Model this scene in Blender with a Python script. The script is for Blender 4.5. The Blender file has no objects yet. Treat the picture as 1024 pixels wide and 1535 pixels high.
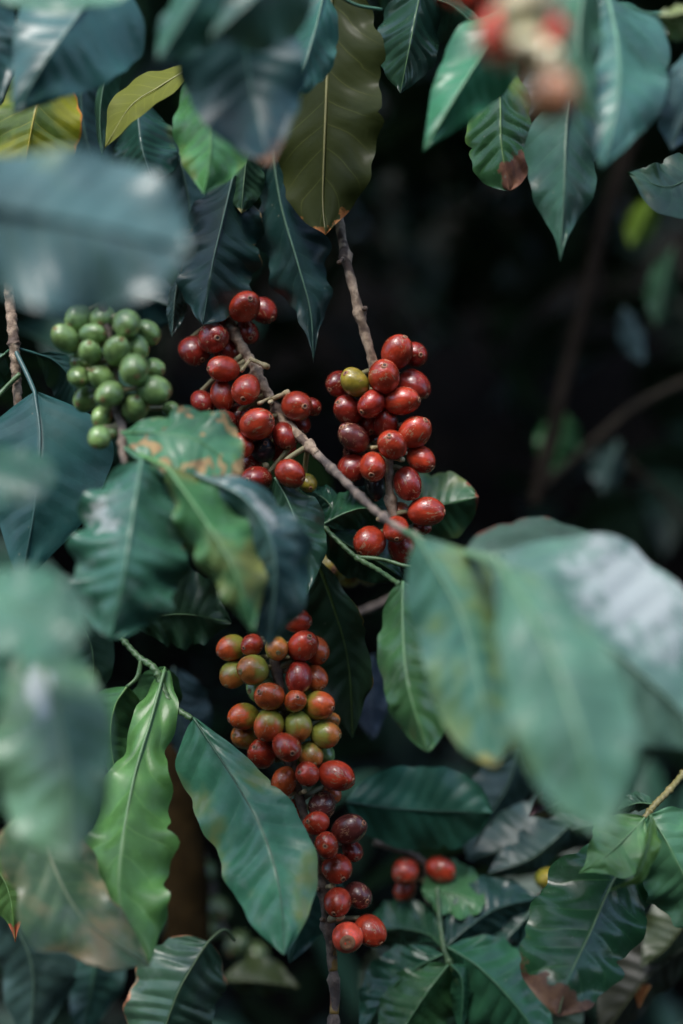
import bpy, math, random
import numpy as np
from mathutils import Vector, Matrix

# ------------------------------------------------------------------ camera, sky, sun, exposure
C = bpy.context.scene.collection
SC = bpy.context.scene
EYE = 1.40            # lens height above the ground
FOCUS = 0.71          # distance to the sharp fruit
cam_data = bpy.data.cameras.new("camera")
cam = bpy.data.objects.new("camera", cam_data)
C.objects.link(cam)
cam.location = (0, 0, EYE)
cam.rotation_euler = (math.pi / 2, 0, 0)
cam_data.sensor_fit = 'HORIZONTAL'
cam_data.sensor_width = 24.0
cam_data.lens = 50.0
cam_data.clip_start = 0.01
cam_data.clip_end = 400
cam_data.dof.use_dof = True
cam_data.dof.focus_distance = FOCUS - 0.010
cam_data.dof.aperture_fstop = 2.2
SC.camera = cam

SUN_EL, SUN_AZ = math.radians(58), math.radians(205)   # high, behind the camera
world = bpy.data.worlds.new("World")
SC.world = world
world.use_nodes = True
wn = world.node_tree
bg = wn.nodes["Background"]
sky = wn.nodes.new("ShaderNodeTexSky")
sky.sky_type = 'NISHITA'
sky.sun_disc = False
sky.sun_elevation = SUN_EL
sky.sun_rotation = SUN_AZ
sky.air_density = 1.0
sky.dust_density = 1.5
wn.links.new(sky.outputs[0], bg.inputs[0])
bg.inputs[1].default_value = 0.15
sd = bpy.data.lights.new("sun", 'SUN')
sd.energy = 1.3
sd.angle = math.radians(20)
sd.color = (1.0, 0.97, 0.93)
sun = bpy.data.objects.new("sun", sd)
C.objects.link(sun)
sv = Vector((math.sin(SUN_AZ) * math.cos(SUN_EL), math.cos(SUN_AZ) * math.cos(SUN_EL), math.sin(SUN_EL)))
sun.rotation_euler = sv.to_track_quat('Z', 'Y').to_euler()
sun.location = (0, -2, 4)
SC.view_settings.view_transform = 'Standard'
SC.view_settings.look = 'None'
SC.view_settings.gamma = 1
SC.view_settings.exposure = 1.45

# ------------------------------------------------------------------ helpers
PXW = 24.0 / 50.0 / 1024.0          # metres per photo pixel per metre of distance


def P(px, py, off=0.0):
    """point seen at photo pixel (px, py), off centimetres behind the plane of focus"""
    D = FOCUS + off / 100.0
    k = PXW * D
    return np.array([(px - 512) * k, D, EYE - (py - 767.5) * k])


def catmull(pts, n):
    """smooth curve through points; n samples evenly spread by chord length"""
    p = np.array(pts, float)
    if len(p) == 2:
        t = np.linspace(0, 1, n)[:, None]
        return p[0] * (1 - t) + p[1] * t
    seg = np.linalg.norm(np.diff(p, axis=0), axis=1)
    u = np.concatenate([[0], np.cumsum(seg)])
    u /= u[-1]
    ext = np.vstack([2 * p[0] - p[1], p, 2 * p[-1] - p[-2]])
    out = []
    for t in np.linspace(0, 1, n):
        i = min(max(np.searchsorted(u, t, side='right') - 1, 0), len(p) - 2)
        f = (t - u[i]) / max(u[i + 1] - u[i], 1e-9)
        a, b, c, d = ext[i], ext[i + 1], ext[i + 2], ext[i + 3]
        out.append(0.5 * (2 * b + (c - a) * f + (2 * a - 5 * b + 4 * c - d) * f * f + (3 * b - 3 * c + d - a) * f ** 3))
    return np.array(out)


def link(name, verts, faces, mat, parent=None, origin=None, smooth=True, uvs=None):
    me = bpy.data.meshes.new(name)
    v = np.array(verts, float)
    o0 = np.array(origin if origin is not None else (0, 0, 0), float)
    me.from_pydata((v - o0).tolist(), [], [list(f) for f in faces])
    if uvs is not None:
        lay = me.uv_layers.new(name="UVMap")
        idx = np.zeros(len(me.loops), dtype=np.int32)
        me.loops.foreach_get("vertex_index", idx)
        lay.data.foreach_set("uv", np.array(uvs, np.float32)[idx].ravel())
    if smooth:
        me.polygons.foreach_set("use_smooth", [True] * len(me.polygons))
    me.materials.append(mat)
    me.update()
    ob = bpy.data.objects.new(name, me)
    C.objects.link(ob)
    if parent is not None:
        ob.parent = parent
        base = np.array(parent.get("base_point", (0, 0, 0)))
        ob.location = o0 - base
    else:
        ob.location = o0
    return ob


BASE = {}


def attach(ob, parent, world_loc):
    """parents are only ever translated, so a child's local place is a difference"""
    ob.parent = parent
    ob.location = Vector(world_loc) - Vector(BASE[parent.name])
    BASE[ob.name] = tuple(world_loc)


def make(name, verts, faces, mat, parent=None, origin=(0, 0, 0), uvs=None):
    ob = link(name, verts, faces, mat, None, origin, True, uvs)
    BASE[ob.name] = tuple(origin)
    if parent is not None:
        attach(ob, parent, origin)
    return ob


def thing(name, label, cat, loc, group=None):
    ob = bpy.data.objects.new(name, None)
    ob.empty_display_size = 0.02
    C.objects.link(ob)
    ob.location = loc
    BASE[ob.name] = tuple(loc)
    tag(ob, label, cat, group)
    return ob


def tag(ob, label, cat=None, group=None, kind=None):
    ob["label"] = label
    if cat:
        ob["category"] = cat
    if group:
        ob["group"] = group
    if kind:
        ob["kind"] = kind


def tube(path, radii, sides=10, caps=True, rough=0.0, seed=0):
    p = np.array(path, float)
    n = len(p)
    T = np.gradient(p, axis=0)
    T /= np.linalg.norm(T, axis=1)[:, None] + 1e-12
    ref = np.array([0.31, -0.93, 0.2])
    rnd = np.random.RandomState(seed)
    verts, faces = [], []
    ph = rnd.rand(3) * 6
    for i in range(n):
        x = np.cross(T[i], ref)
        x /= np.linalg.norm(x)
        y = np.cross(T[i], x)
        for k in range(sides):
            a = 2 * math.pi * k / sides
            r = radii[i] * (1 + rough * (math.sin(a * 2 + ph[0] + i * .7) * .5 + rnd.rand() - .5))
            verts.append(p[i] + r * (x * math.cos(a) + y * math.sin(a)))
    for i in range(n - 1):
        for k in range(sides):
            k2 = (k + 1) % sides
            faces.append((i * sides + k, i * sides + k2, (i + 1) * sides + k2, (i + 1) * sides + k))
    if caps:
        faces.append(tuple(range(sides))[::-1])
        faces.append(tuple((n - 1) * sides + k for k in range(sides)))
    return verts, faces


# ------------------------------------------------------------------ materials
class NT:
    def __init__(self, name):
        self.m = bpy.data.materials.new(name)
        self.m.use_nodes = True
        self.t = self.m.node_tree
        self.t.nodes.clear()
        self.out = self.t.nodes.new("ShaderNodeOutputMaterial")

    def n(self, typ, **kw):
        nd = self.t.nodes.new(typ)
        for k, v in kw.items():
            setattr(nd, k, v)
        return nd

    def set(self, sock, v):
        if isinstance(v, bpy.types.NodeSocket):
            self.t.links.new(v, sock)
        elif isinstance(v, (tuple, list)) and len(v) == 3 and sock.type == 'RGBA':
            sock.default_value = (*v, 1)
        else:
            sock.default_value = v

    def math(self, op, a, b=0.0, c=0.0, clamp=False):
        nd = self.n("ShaderNodeMath", operation=op, use_clamp=clamp)
        for s, v in zip(nd.inputs, (a, b, c)):
            self.set(s, v)
        return nd.outputs[0]

    def step(self, v, lo, hi, a=0.0, b=1.0):
        nd = self.n("ShaderNodeMapRange", interpolation_type='SMOOTHSTEP')
        for s, x in zip(nd.inputs, (v, lo, hi, a, b)):
            self.set(s, x)
        return nd.outputs[0]

    def mix(self, f, a, b, blend='MIX'):
        nd = self.n("ShaderNodeMix", data_type='RGBA', blend_type=blend)
        self.set(nd.inputs[0], f)
        self.set(nd.inputs[6], a)
        self.set(nd.inputs[7], b)
        return nd.outputs[2]

    def noise(self, vec, scale, detail=3.0, rough=.5, dist=0.0):
        nd = self.n("ShaderNodeTexNoise")
        self.set(nd.inputs["Vector"], vec)
        nd.inputs["Scale"].default_value = scale
        nd.inputs["Detail"].default_value = detail
        nd.inputs["Roughness"].default_value = rough
        nd.inputs["Distortion"].default_value = dist
        return nd.outputs[0]

    def bump(self, h, strength, dist, normal=None):
        nd = self.n("ShaderNodeBump")
        nd.inputs["Strength"].default_value = strength
        nd.inputs["Distance"].default_value = dist
        self.set(nd.inputs["Height"], h)
        if normal is not None:
            self.set(nd.inputs["Normal"], normal)
        return nd.outputs[0]

    def principled(self, **kw):
        nd = self.n("ShaderNodeBsdfPrincipled")
        for k, v in kw.items():
            self.set(nd.inputs[k.replace("_", " ")], v)
        return nd.outputs[0]


MATS = {}
BROWN = (0.085, 0.030, 0.014)


def leaf_mat(col=(.03, .08, .045), back=None, rough=.36, tip=0., edge=0., spots=0., yel=0., vein=.35,
             ycol=(.16, .17, .03), bcol=BROWN, film=.25, nv=9, vcol=None, trans=.10, tipside=0., painted_glare=None):
    key = (col, back, rough, tip, edge, spots, yel, vein, ycol, bcol, film, nv, vcol, trans, tipside, painted_glare)
    if key in MATS:
        return MATS[key]
    N = NT("leaf_green")
    uv = N.n("ShaderNodeUVMap").outputs[0]
    sp = N.n("ShaderNodeSeparateXYZ")
    N.set(sp.inputs[0], uv)
    t, v = sp.outputs[0], sp.outputs[1]
    sgn = N.math('MULTIPLY_ADD', v, 2.0, -1.0)
    s = N.math('ABSOLUTE', sgn)
    obc = N.n("ShaderNodeTexCoord").outputs["Object"]
    oi = N.n("ShaderNodeObjectInfo").outputs["Random"]
    vm = N.n("ShaderNodeVectorMath", operation='ADD')
    N.set(vm.inputs[0], obc)
    cb = N.n("ShaderNodeCombineXYZ")
    N.set(cb.inputs[0], N.math('MULTIPLY', oi, 3.7))
    N.set(cb.inputs[1], N.math('MULTIPLY', oi, 1.3))
    N.set(vm.inputs[1], cb.outputs[0])
    pos = vm.outputs[0]
    big = N.noise(pos, 32, 3, .55)
    mid = N.noise(pos, 130, 4, .6)
    fine = N.noise(pos, 900, 3, .6)
    # side veins run forward from the midrib
    q = N.math('MULTIPLY', N.math('SUBTRACT', t, N.math('MULTIPLY', s, .16)), float(nv))
    q = N.math('ADD', q, N.math('MULTIPLY', N.math('SINE', N.math('MULTIPLY_ADD', t, 11.0, N.math('MULTIPLY', sgn, 1.3))), .22))
    fr = N.math('MULTIPLY', N.math('PINGPONG', q, .5), 2.0)
    vm1 = N.step(fr, 0.0, 0.09, 1.0, 0.0)
    vm1 = N.math('MULTIPLY', vm1, N.step(s, .55, 1.0, 1.0, .15))
    mr = N.step(s, .015, .05, 1.0, 0.0)
    veins = N.math('MAXIMUM', vm1, mr)
    c = N.mix(N.step(big, .3, .7), tuple(x * .72 for x in col), tuple(min(1, x * 1.3) for x in col))
    c = N.mix(N.step(mid, .42, .75, 0, .35), c, tuple(min(1, x * 1.6 + .002) for x in col))
    vc = vcol or (col[0] * 2.2 + .02, col[1] * 1.8 + .03, col[2] * 1.5 + .015)
    c = N.mix(N.math('MULTIPLY', veins, vein), c, vc)
    if yel > 0:
        ym = N.step(N.math('ADD', big, N.math('MULTIPLY', s, .12)), .78 - yel * .6, .98 - yel * .6)
        c = N.mix(ym, c, ycol)
    if film > 0:      # dust and spray residue
        fm = N.math('MULTIPLY', N.step(N.noise(pos, 60, 5, .65), .50, .74), film * .55)
        c = N.mix(fm, c, (.20, .25, .24))
    dead = None
    wob = N.math('MULTIPLY_ADD', N.noise(pos, 90, 4, .6), .36, -.18)
    if tip > 0:
        tt = N.math('ADD', t, wob)
        if tipside:
            tt = N.math('ADD', tt, N.math('MULTIPLY', sgn, tipside))
        else:
            tt = N.math('ADD', tt, N.math('MULTIPLY', s, .03))
        dead = N.step(tt, 1 - tip, 1 - tip + .025)
    if edge > 0:
        e = N.math('ADD', s, N.math('MULTIPLY', wob, .9))
        em = N.math('MULTIPLY', N.step(e, 1 - edge, 1 - edge + .04), N.step(big, .42, .5))
        dead = em if dead is None else N.math('MAXIMUM', dead, em)
    if spots > 0:
        sm = N.step(N.noise(pos, 85, 2, .5, .4), .80 - spots * .25, .83 - spots * .25)
        dead = sm if dead is None else N.math('MAXIMUM', dead, sm)
    rgh = N.math('ADD', rough - .06, N.math('MULTIPLY', mid, .16))
    if dead is not None:
        dn = N.mix(N.step(mid, .35, .65), bcol, (min(1, bcol[0] * 1.9 + .01), bcol[1] * 2.1 + .012, bcol[2] * 1.9 + .006))
        halo = N.math('MULTIPLY', dead, 1.0)
        c = N.mix(halo, c, dn)
        rgh = N.math('MULTIPLY_ADD', dead, .42, rgh)
    speck = N.step(N.noise(pos, 420, 1, .4), .77, .80, 0, .45)
    c = N.mix(speck, c, (.17, .17, .12))
    bk = back or (col[0] * 1.3 + .012, col[1] * 1.15 + .015, col[2] * 1.0 + .008)
    geo = N.n("ShaderNodeNewGeometry").outputs["Backfacing"]
    cb2 = N.mix(N.math('MULTIPLY', veins, .5), bk, (bk[0] * 2 + .03, bk[1] * 1.8 + .03, bk[2] * 1.6 + .01))
    if dead is not None:
        cb2 = N.mix(dead, cb2, dn)
    if painted_glare:  # pale patch of glare painted into the leaf colour
        bt, bs, br = painted_glare
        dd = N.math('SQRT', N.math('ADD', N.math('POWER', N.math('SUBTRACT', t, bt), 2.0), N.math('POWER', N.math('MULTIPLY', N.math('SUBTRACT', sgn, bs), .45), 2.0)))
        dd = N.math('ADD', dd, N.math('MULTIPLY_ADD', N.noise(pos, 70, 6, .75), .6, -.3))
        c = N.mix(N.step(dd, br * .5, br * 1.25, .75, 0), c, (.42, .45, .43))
    hsv = N.n('ShaderNodeHueSaturation')
    N.set(hsv.inputs['Hue'], N.math('MULTIPLY_ADD', oi, .05, .475))
    N.set(hsv.inputs['Value'], N.math('MULTIPLY_ADD', N.math('FRACT', N.math('MULTIPLY', oi, 7.3)), .36, .84))
    N.set(hsv.inputs['Color'], c)
    c = hsv.outputs[0]
    cf = N.mix(geo, c, cb2)
    rgh = N.math('MULTIPLY_ADD', geo, .18, rgh, clamp=True)
    nrm = N.bump(fr, .25, .0008)
    nrm = N.bump(mid, .22, .0012, nrm)
    nrm = N.bump(fine, .12, .0003, nrm)
    b = N.principled(Base_Color=cf, Roughness=rgh, Normal=nrm, IOR=1.42, Specular_IOR_Level=N.math('MULTIPLY_ADD', geo, -.3, .5), Coat_Weight=.10, Coat_Roughness=.28)
    tr = N.n("ShaderNodeBsdfTranslucent")
    N.set(tr.inputs[0], N.mix(.5, cf, (col[0] * 2 + .02, col[1] * 2 + .02, col[2] * .6)))
    ms = N.n("ShaderNodeMixShader")
    ms.inputs[0].default_value = trans
    N.set(ms.inputs[1], b)
    N.set(ms.inputs[2], tr.outputs[0])
    N.set(N.out.inputs[0], ms.outputs[0])
    MATS[key] = N.m
    return N.m


def plain_mat(name, c1, c2, scale=120, rough=.6, bump=.3, streak=None, spec=.5):
    if name in MATS:
        return MATS[name]
    N = NT(name)
    tc = N.n("ShaderNodeTexCoord").outputs["Object"]
    a = N.noise(tc, scale, 5, .6)
    b = N.noise(tc, scale * 6, 3, .6)
    c = N.mix(N.step(a, .32, .68), c1, c2)
    c = N.mix(N.step(b, .5, .8, 0, .5), c, tuple(x * .5 for x in c1))
    if streak:
        c = N.mix(N.step(N.noise(tc, scale * .45, 2, .5), .53, .6), c, streak)
    nr = N.bump(a, bump, .001)
    nr = N.bump(b, bump, .0004, nr)
    N.set(N.out.inputs[0], N.principled(Base_Color=c, Roughness=rough, Normal=nr, Specular_IOR_Level=spec))
    MATS[name] = N.m
    return N.m


def cherry_mat(name, tipc, basec=None, lo=-.3, hi=.4, scar=.5, rough=.19):
    """ripe skin; an unripe fruit is greener towards its stalk (local -Z)"""
    if name in MATS:
        return MATS[name]
    N = NT(name)
    tc = N.n("ShaderNodeTexCoord").outputs["Object"]
    oi = N.n("ShaderNodeObjectInfo").outputs["Random"]
    vm = N.n("ShaderNodeVectorMath", operation='ADD')
    cb = N.n("ShaderNodeCombineXYZ")
    N.set(cb.inputs[0], N.math('MULTIPLY', oi, 31.0))
    N.set(cb.inputs[1], N.math('MULTIPLY', oi, 17.0))
    N.set(vm.inputs[0], tc)
    N.set(vm.inputs[1], cb.outputs[0])
    pos = vm.outputs[0]
    n1 = N.noise(pos, 1.3, 3, .55)
    n2 = N.noise(pos, 5, 4, .6)
    sp = N.n("ShaderNodeSeparateXYZ")
    N.set(sp.inputs[0], tc)
    z = sp.outputs[2]
    tone = N.math('MULTIPLY_ADD', oi, .5, .74)
    c = N.mix(N.step(n1, .3, .7), tuple(x * .62 for x in tipc), tuple(min(1, x * 1.25) for x in tipc))
    hs = N.n("ShaderNodeHueSaturation")
    N.set(hs.inputs["Value"], tone)
    N.set(hs.inputs["Color"], c)
    c = hs.outputs[0]
    if basec:
        zz = N.math('ADD', z, N.math('MULTIPLY_ADD', n1, 1.6, -.8))
        c = N.mix(N.step(zz, lo, hi), basec, c)
    # pale corky scratches, mostly near the free end
    mp = N.n("ShaderNodeMapping")
    mp.inputs["Scale"].default_value = (2.6, 1.0, .8)
    mp.inputs["Rotation"].default_value = (.4, .7, .2)
    N.set(mp.inputs[0], pos)
    sc1 = N.step(N.noise(mp.outputs[0], 1.7, 6, .62, .5), .625 - scar * .1, .65 - scar * .1)
    sc1 = N.math('MULTIPLY', sc1, N.step(n2, .42, .55))
    sc1 = N.math('MULTIPLY', N.math('MULTIPLY', sc1, .8), N.step(z, -.4, .3))
    c = N.mix(sc1, c, (.30, .17, .09))
    c = N.mix(N.step(N.noise(pos, 13, 1, .4), .76, .80, 0, .3), c, (.40, .14, .07))
    rg = N.math('ADD', rough - .06, N.math('MULTIPLY', n2, .16))
    rg = N.math('MULTIPLY_ADD', sc1, .3, rg)
    nr = N.bump(n2, .12, .02)
    nr = N.bump(N.noise(pos, 40, 3, .6), .06, .01, nr)
    N.set(N.out.inputs[0], N.principled(Base_Color=c, Roughness=rg, Normal=nr, IOR=1.45, Coat_Weight=.5,
                                        Coat_Roughness=.10, Subsurface_Weight=0.0))
    MATS[name] = N.m
    return N.m


RED = (.38, .040, .016)
CH = {
    'r': cherry_mat("cherry_red", RED),
    'o': cherry_mat("cherry_orange_red", (.46, .085, .022), (.34, .20, .03), -1.2, -.4),
    'd': cherry_mat("cherry_dark_red", (.25, .023, .013), scar=.5),
    'p': cherry_mat("cherry_maroon", (.12, .030, .025), (.22, .03, .018), -.9, .2, scar=.7),
    'm': cherry_mat("cherry_turning", (.50, .085, .022), (.30, .29, .04), -.5, .5, scar=.3),
    'n': cherry_mat("cherry_half_green", (.48, .16, .035), (.26, .29, .05), -.2, .8, scar=.3),
    'g': cherry_mat("cherry_green", (.18, .29, .09), (.12, .22, .085), -1, .6, scar=-1.0),
    'y': cherry_mat("cherry_olive", (.30, .23, .03), (.21, .23, .03), -.8, .8, scar=.1),
    'w': cherry_mat("cherry_pale_green", (.10, .15, .06), (.08, .13, .05), -1, .6, scar=-1.0),
    'b': cherry_mat("cherry_bright", (.80, .10, .05), (.8, .25, .1), -1.2, -.3, scar=.3),
    'q': cherry_mat("cherry_peach", (.62, .27, .12), (.60, .46, .20), -.8, .8, scar=.2),
    'k': cherry_mat("cherry_black", (.012, .012, .018), scar=.0, rough=.45),
    'c': cherry_mat("cherry_cream", (.85, .72, .42), (.75, .75, .42), -.8, .6, scar=.2),
}


def ring_mat(name, rim, core, r):
    N = NT(name)
    tc = N.n("ShaderNodeTexCoord").outputs["Object"]
    sp = N.n("ShaderNodeSeparateXYZ")
    N.set(sp.inputs[0], tc)
    d = N.math('SQRT', N.math('ADD', N.math('POWER', sp.outputs[0], 2.0), N.math('POWER', sp.outputs[1], 2.0)))
    w = N.math('MULTIPLY_ADD', N.noise(tc, 9, 3, .6), r * .4, d)
    c = N.mix(N.step(w, r * .72, r * .98), core, rim)
    N.set(N.out.inputs[0], N.principled(Base_Color=c, Roughness=.6))
    return N.m


SCAR = plain_mat("scar_tan", (.26, .12, .06), (.36, .18, .09), 3, .7, .4)
SCARD = ring_mat("scar_ring", (.30, .13, .065), (.045, .018, .012), .15)
SCARG = plain_mat("scar_green", (.17, .14, .04), (.24, .13, .05), 3, .7, .4)
BARK = plain_mat("bark_tan", (.17, .115, .075), (.46, .35, .24), 210, .75, 1.0, (.09, .06, .042))
BARKD = plain_mat("bark_grey", (.07, .055, .046), (.26, .20, .15), 150, .75, .7)
STALK = plain_mat("stalk_green", (.15, .15, .06), (.28, .24, .13), 200, .5, .3)
CREAM = plain_mat("stub_cream", (.30, .24, .10), (.52, .42, .25), 300, .6, .5)
TWIG = plain_mat("twig_green", (.045, .10, .04), (.08, .15, .055), 150, .45, .3)
RIBS = {}


def rib_mat(col):
    k = tuple(round(x, 3) for x in col)
    nm = "rib_%g_%g_%g" % k
    return plain_mat(nm, tuple(x * .85 for x in col), tuple(min(1, x * 1.15) for x in col), 150, .45, .2)


# ------------------------------------------------------------------ leaf builder
PROF = {
    'std':   [(0, .03), (.06, .30), (.16, .64), (.3, .92), (.45, 1), (.6, .95), (.74, .76), (.86, .45), (.94, .18), (.975, .07), (1, .0)],
    'drip':  [(0, .03), (.06, .30), (.16, .66), (.3, .95), (.42, 1), (.55, .92), (.68, .68), (.78, .42), (.86, .19), (.92, .085), (1, .0)],
    'blunt': [(0, .05), (.06, .40), (.16, .72), (.3, .94), (.5, 1), (.68, .97), (.8, .86), (.9, .64), (.96, .38), (1, .0)],
    'late':  [(0, .03), (.08, .22), (.2, .45), (.35, .70), (.5, .90), (.64, 1), (.78, .92), (.88, .64), (.95, .30), (1, .0)],
    'early': [(0, .05), (.06, .45), (.14, .80), (.25, 1), (.4, .96), (.55, .80), (.7, .58), (.83, .33), (.93, .13), (1, .0)],
    'round': [(0, .05), (.1, .34), (.2, .60), (.35, .84), (.55, 1), (.7, .98), (.82, .84), (.92, .58), (.975, .30), (1, .0)],
    'oval':  [(0, .05), (.06, .45), (.16, .75), (.3, .93), (.5, 1), (.7, 1), (.84, .93), (.92, .78), (.97, .55), (1, .0)],
    'spoon': [(0, .10), (.06, .34), (.16, .48), (.28, .52), (.38, .66), (.48, .93), (.6, 1), (.74, .98), (.86, .76), (.94, .40), (1, .0)],
    'strap': [(0, .04), (.05, .45), (.14, .80), (.3, .97), (.5, 1), (.7, .94), (.84, .70), (.93, .36), (.97, .15), (1, .0)],
}


def prof(name, t):
    p = np.array(PROF[name])
    # smooth table look-up: linear, then a small box blur
    tt = np.linspace(0, 1, 401)
    w = np.interp(tt, p[:, 0], p[:, 1])
    k = np.ones(25) / 25
    ws = np.convolve(np.pad(w, 12, mode='edge'), k, 'valid')
    e = np.clip(np.minimum(tt, 1 - tt) / .03, 0, 1)
    return np.interp(t, tt, ws * e + w * (1 - e))


LEAFN = [0]


def leaf(label, pts, wa, wb, ea=0., eb=0., pr='std', wave=.25, nw=4, cren=.05, quilt=1., curl=0., under=False,
         mat=None, rib=None, petiole=None, notch=(), nv=9, parent=None, group=None, name=None, ribw=1., prb=None, plabel=None, res=1.):
    LEAFN[0] += 1
    rnd = random.Random(LEAFN[0] * 7 + 3)
    mk = dict(mat or {})
    mk.setdefault('nv', nv)
    M = leaf_mat(**mk)
    n, m = int(60 * res), int(15 * res)
    notch = list(notch)
    for _ in range(rnd.choice((0, 1, 1, 2))):
        notch.append((rnd.uniform(.3, .9), rnd.choice((-1, 1)), rnd.uniform(.05, .16), rnd.uniform(.008, .02)))
    wave, cren = wave * 1.3, cren * 1.15
    scr = catmull([(a, b, c) for a, b, c in pts], n)          # pixel, pixel, cm
    mid = np.array([P(*q) for q in scr])
    T = np.gradient(mid, axis=0)
    T /= np.linalg.norm(T, axis=1)[:, None]
    d2 = np.gradient(scr[:, :2], axis=0)
    d2 /= np.linalg.norm(d2, axis=1)[:, None] + 1e-9
    ch = scr[-1, :2] - scr[0, :2]
    ch /= np.linalg.norm(ch)
    d2 = d2 * .6 + ch * .4
    d2 /= np.linalg.norm(d2, axis=1)[:, None]
    S = np.stack([-d2[:, 1], np.zeros(n), -d2[:, 0]], 1)      # towards side a
    N = np.cross(S, T)
    N /= np.linalg.norm(N, axis=1)[:, None]
    N *= np.sign(-N[:, 1] + 1e-9)[:, None]                    # towards the lens
    t = np.linspace(0, 1, n)
    wA, wB = prof(pr, t), prof(prb or pr, t)
    k = PXW * mid[:, 1]
    pha, phb = rnd.random() * 6.28, rnd.random() * 6.28
    verts, uvs = [], []
    L = np.linalg.norm(np.diff(mid, axis=0), axis=1).sum()
    cols = 2 * m + 1
    for i in range(n):
        for j in range(-m, m + 1):
            s = abs(j) / m
            side = -1 if j < 0 else 1
            w, W, E, ph = (wA[i], wa, ea, pha) if side < 0 else (wB[i], wb, eb, phb)
            dirv = S[i] if side < 0 else -S[i]
            ww = w * (1 + cren * math.sin(2 * math.pi * nw * t[i] + ph) + .4 * cren * math.sin(2 * math.pi * nw * 2.3 * t[i] + ph * 2))
            for (nt, ns, nd, nw_) in notch:
                if ns == side:
                    ww *= 1 - nd * math.exp(-((t[i] - nt) / nw_) ** 2)
            q = nv * (t[i] - .16 * s) + .22 * math.sin(11 * t[i] + 1.3 * j / m)
            pil = (abs(math.sin(math.pi * q)) ** .7 - .6) * min(1, s * 4) * (1 - s ** 5) * min(1, w * 1.6)
            h = .0011 * quilt * pil * (L / .12)
            h += wave * .01 * math.sin(2 * math.pi * nw * t[i] + ph + .8) * s ** 2.2 * min(1, w * 1.5)
            h += curl * .01 * s * s * w
            h += .0006 * math.sin(9 * t[i] + 5 * s * side + pha)
            p = mid[i] + dirv * (s * ww * W * k[i]) + np.array([0, 1, 0]) * (E * .01 * s * ww) + N[i] * h
            verts.append(p)
            uvs.append((t[i], .5 + .5 * j / m))
    faces = []
    flip = False
    a, b, c_ = verts[10 * cols], verts[10 * cols + 1], verts[11 * cols]
    nn = np.cross(b - a, c_ - a)
    mid_i = n // 2
    nn = np.cross(verts[mid_i * cols + 1] - verts[mid_i * cols], verts[(mid_i + 1) * cols] - verts[mid_i * cols])
    flip = (np.dot(nn, N[mid_i]) < 0) != under
    for i in range(n - 1):
        for j in range(cols - 1):
            f = (i * cols + j, i * cols + j + 1, (i + 1) * cols + j + 1, (i + 1) * cols + j)
            faces.append(f[::-1] if flip else f)
    org = tuple(mid[0])
    nm = name or ('leaf' if parent is not None else 'coffee_leaf')
    ob = make(nm, verts, faces, M, parent, org, uvs)
    # midrib with its petiole: one tapering tube
    r0 = .0011 * ribw * max(.5, min(1.2, L / .12))
    path = list(mid[:-1] + N[:-1] * (.0002 if not under else .0006))
    rad = list(np.interp(t[:-1], [0, .15, 1], [r0 * 1.1, r0 * .8, r0 * .22]))
    if petiole:
        pp = catmull(list(petiole) + [pts[0]], 12)[:-1]
        path = [P(*q) for q in pp] + path
        rad = [r0 * 1.35] * (len(pp)) + rad
    col = mk.get('col', (.03, .08, .045))
    rc = rib or (col[0] * 1.8 + .018, col[1] * 1.5 + .03, col[2] * 1.4 + .012)
    v, f = tube(path, rad, 8)
    make('midrib', v, f, rib_mat(rc), ob, org)
    if parent is None:
        tag(ob, label, 'leaf', group)
    elif plabel:
        ob['label'] = plabel
    return ob


# ------------------------------------------------------------------ cherry builder
def sphere_mesh(seed, nu=28, nv=20):
    r = np.random.RandomState(seed)
    a = r.rand(6) * 6.28
    verts, faces = [(0, 0, -1)], []
    for i in range(1, nv):
        th = math.pi * i / nv
        for j in range(nu):
            ph = 2 * math.pi * j / nu
            x, y, z = math.sin(th) * math.cos(ph), math.sin(th) * math.sin(ph), -math.cos(th)
            k = 1 + .028 * math.sin(2 * ph + a[0]) + .015 * math.sin(3 * z + a[1] + ph) + .01 * math.sin(3 * ph + 2 * z + a[2])
            k *= 1 - .03 * math.exp(-((1 - z) / .03)) + .02 * (1 - z * z)
            verts.append((x * k, y * k * (.94 + .04 * r.rand() * 0), z * k))
    verts.append((0, 0, .965))
    for j in range(nu):
        faces.append((0, 1 + (j + 1) % nu, 1 + j))
    for i in range(nv - 2):
        for j in range(nu):
            b0, b1 = 1 + i * nu, 1 + (i + 1) * nu
            j2 = (j + 1) % nu
            faces.append((b0 + j, b0 + j2, b1 + j2, b1 + j))
    e = len(verts) - 1
    b0 = 1 + (nv - 2) * nu
    for j in range(nu):
        faces.append((b0 + j, b0 + (j + 1) % nu, e))
    return verts, faces


def mesh_only(name, v, f, mat):
    me = bpy.data.meshes.new(name)
    me.from_pydata([tuple(x) for x in v], [], [list(q) for q in f])
    me.polygons.foreach_set("use_smooth", [True] * len(me.polygons))
    me.materials.append(mat)
    return me


def scar_shape(r=.15):
    prof_ = [(r * 1.45, .945), (r * 1.2, .985), (r, 1.015), (r * .75, 1.01), (r * .5, .985), (r * .3, .98), (r * .15, 1.0), (0, 1.0)]
    nu = 18
    v, f = [], []
    for (q, z) in prof_[:-1]:
        for j in range(nu):
            a = 2 * math.pi * j / nu
            v.append((q * math.cos(a), q * math.sin(a), z))
    for i in range(len(prof_) - 2):
        for j in range(nu):
            j2 = (j + 1) % nu
            f.append((i * nu + j, i * nu + j2, (i + 1) * nu + j2, (i + 1) * nu + j))
    v.append((0, 0, prof_[-1][1]))
    e = len(v) - 1
    b0 = (len(prof_) - 2) * nu
    for j in range(nu):
        f.append((b0 + j, b0 + (j + 1) % nu, e))
    return v, f


CM = {}


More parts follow.
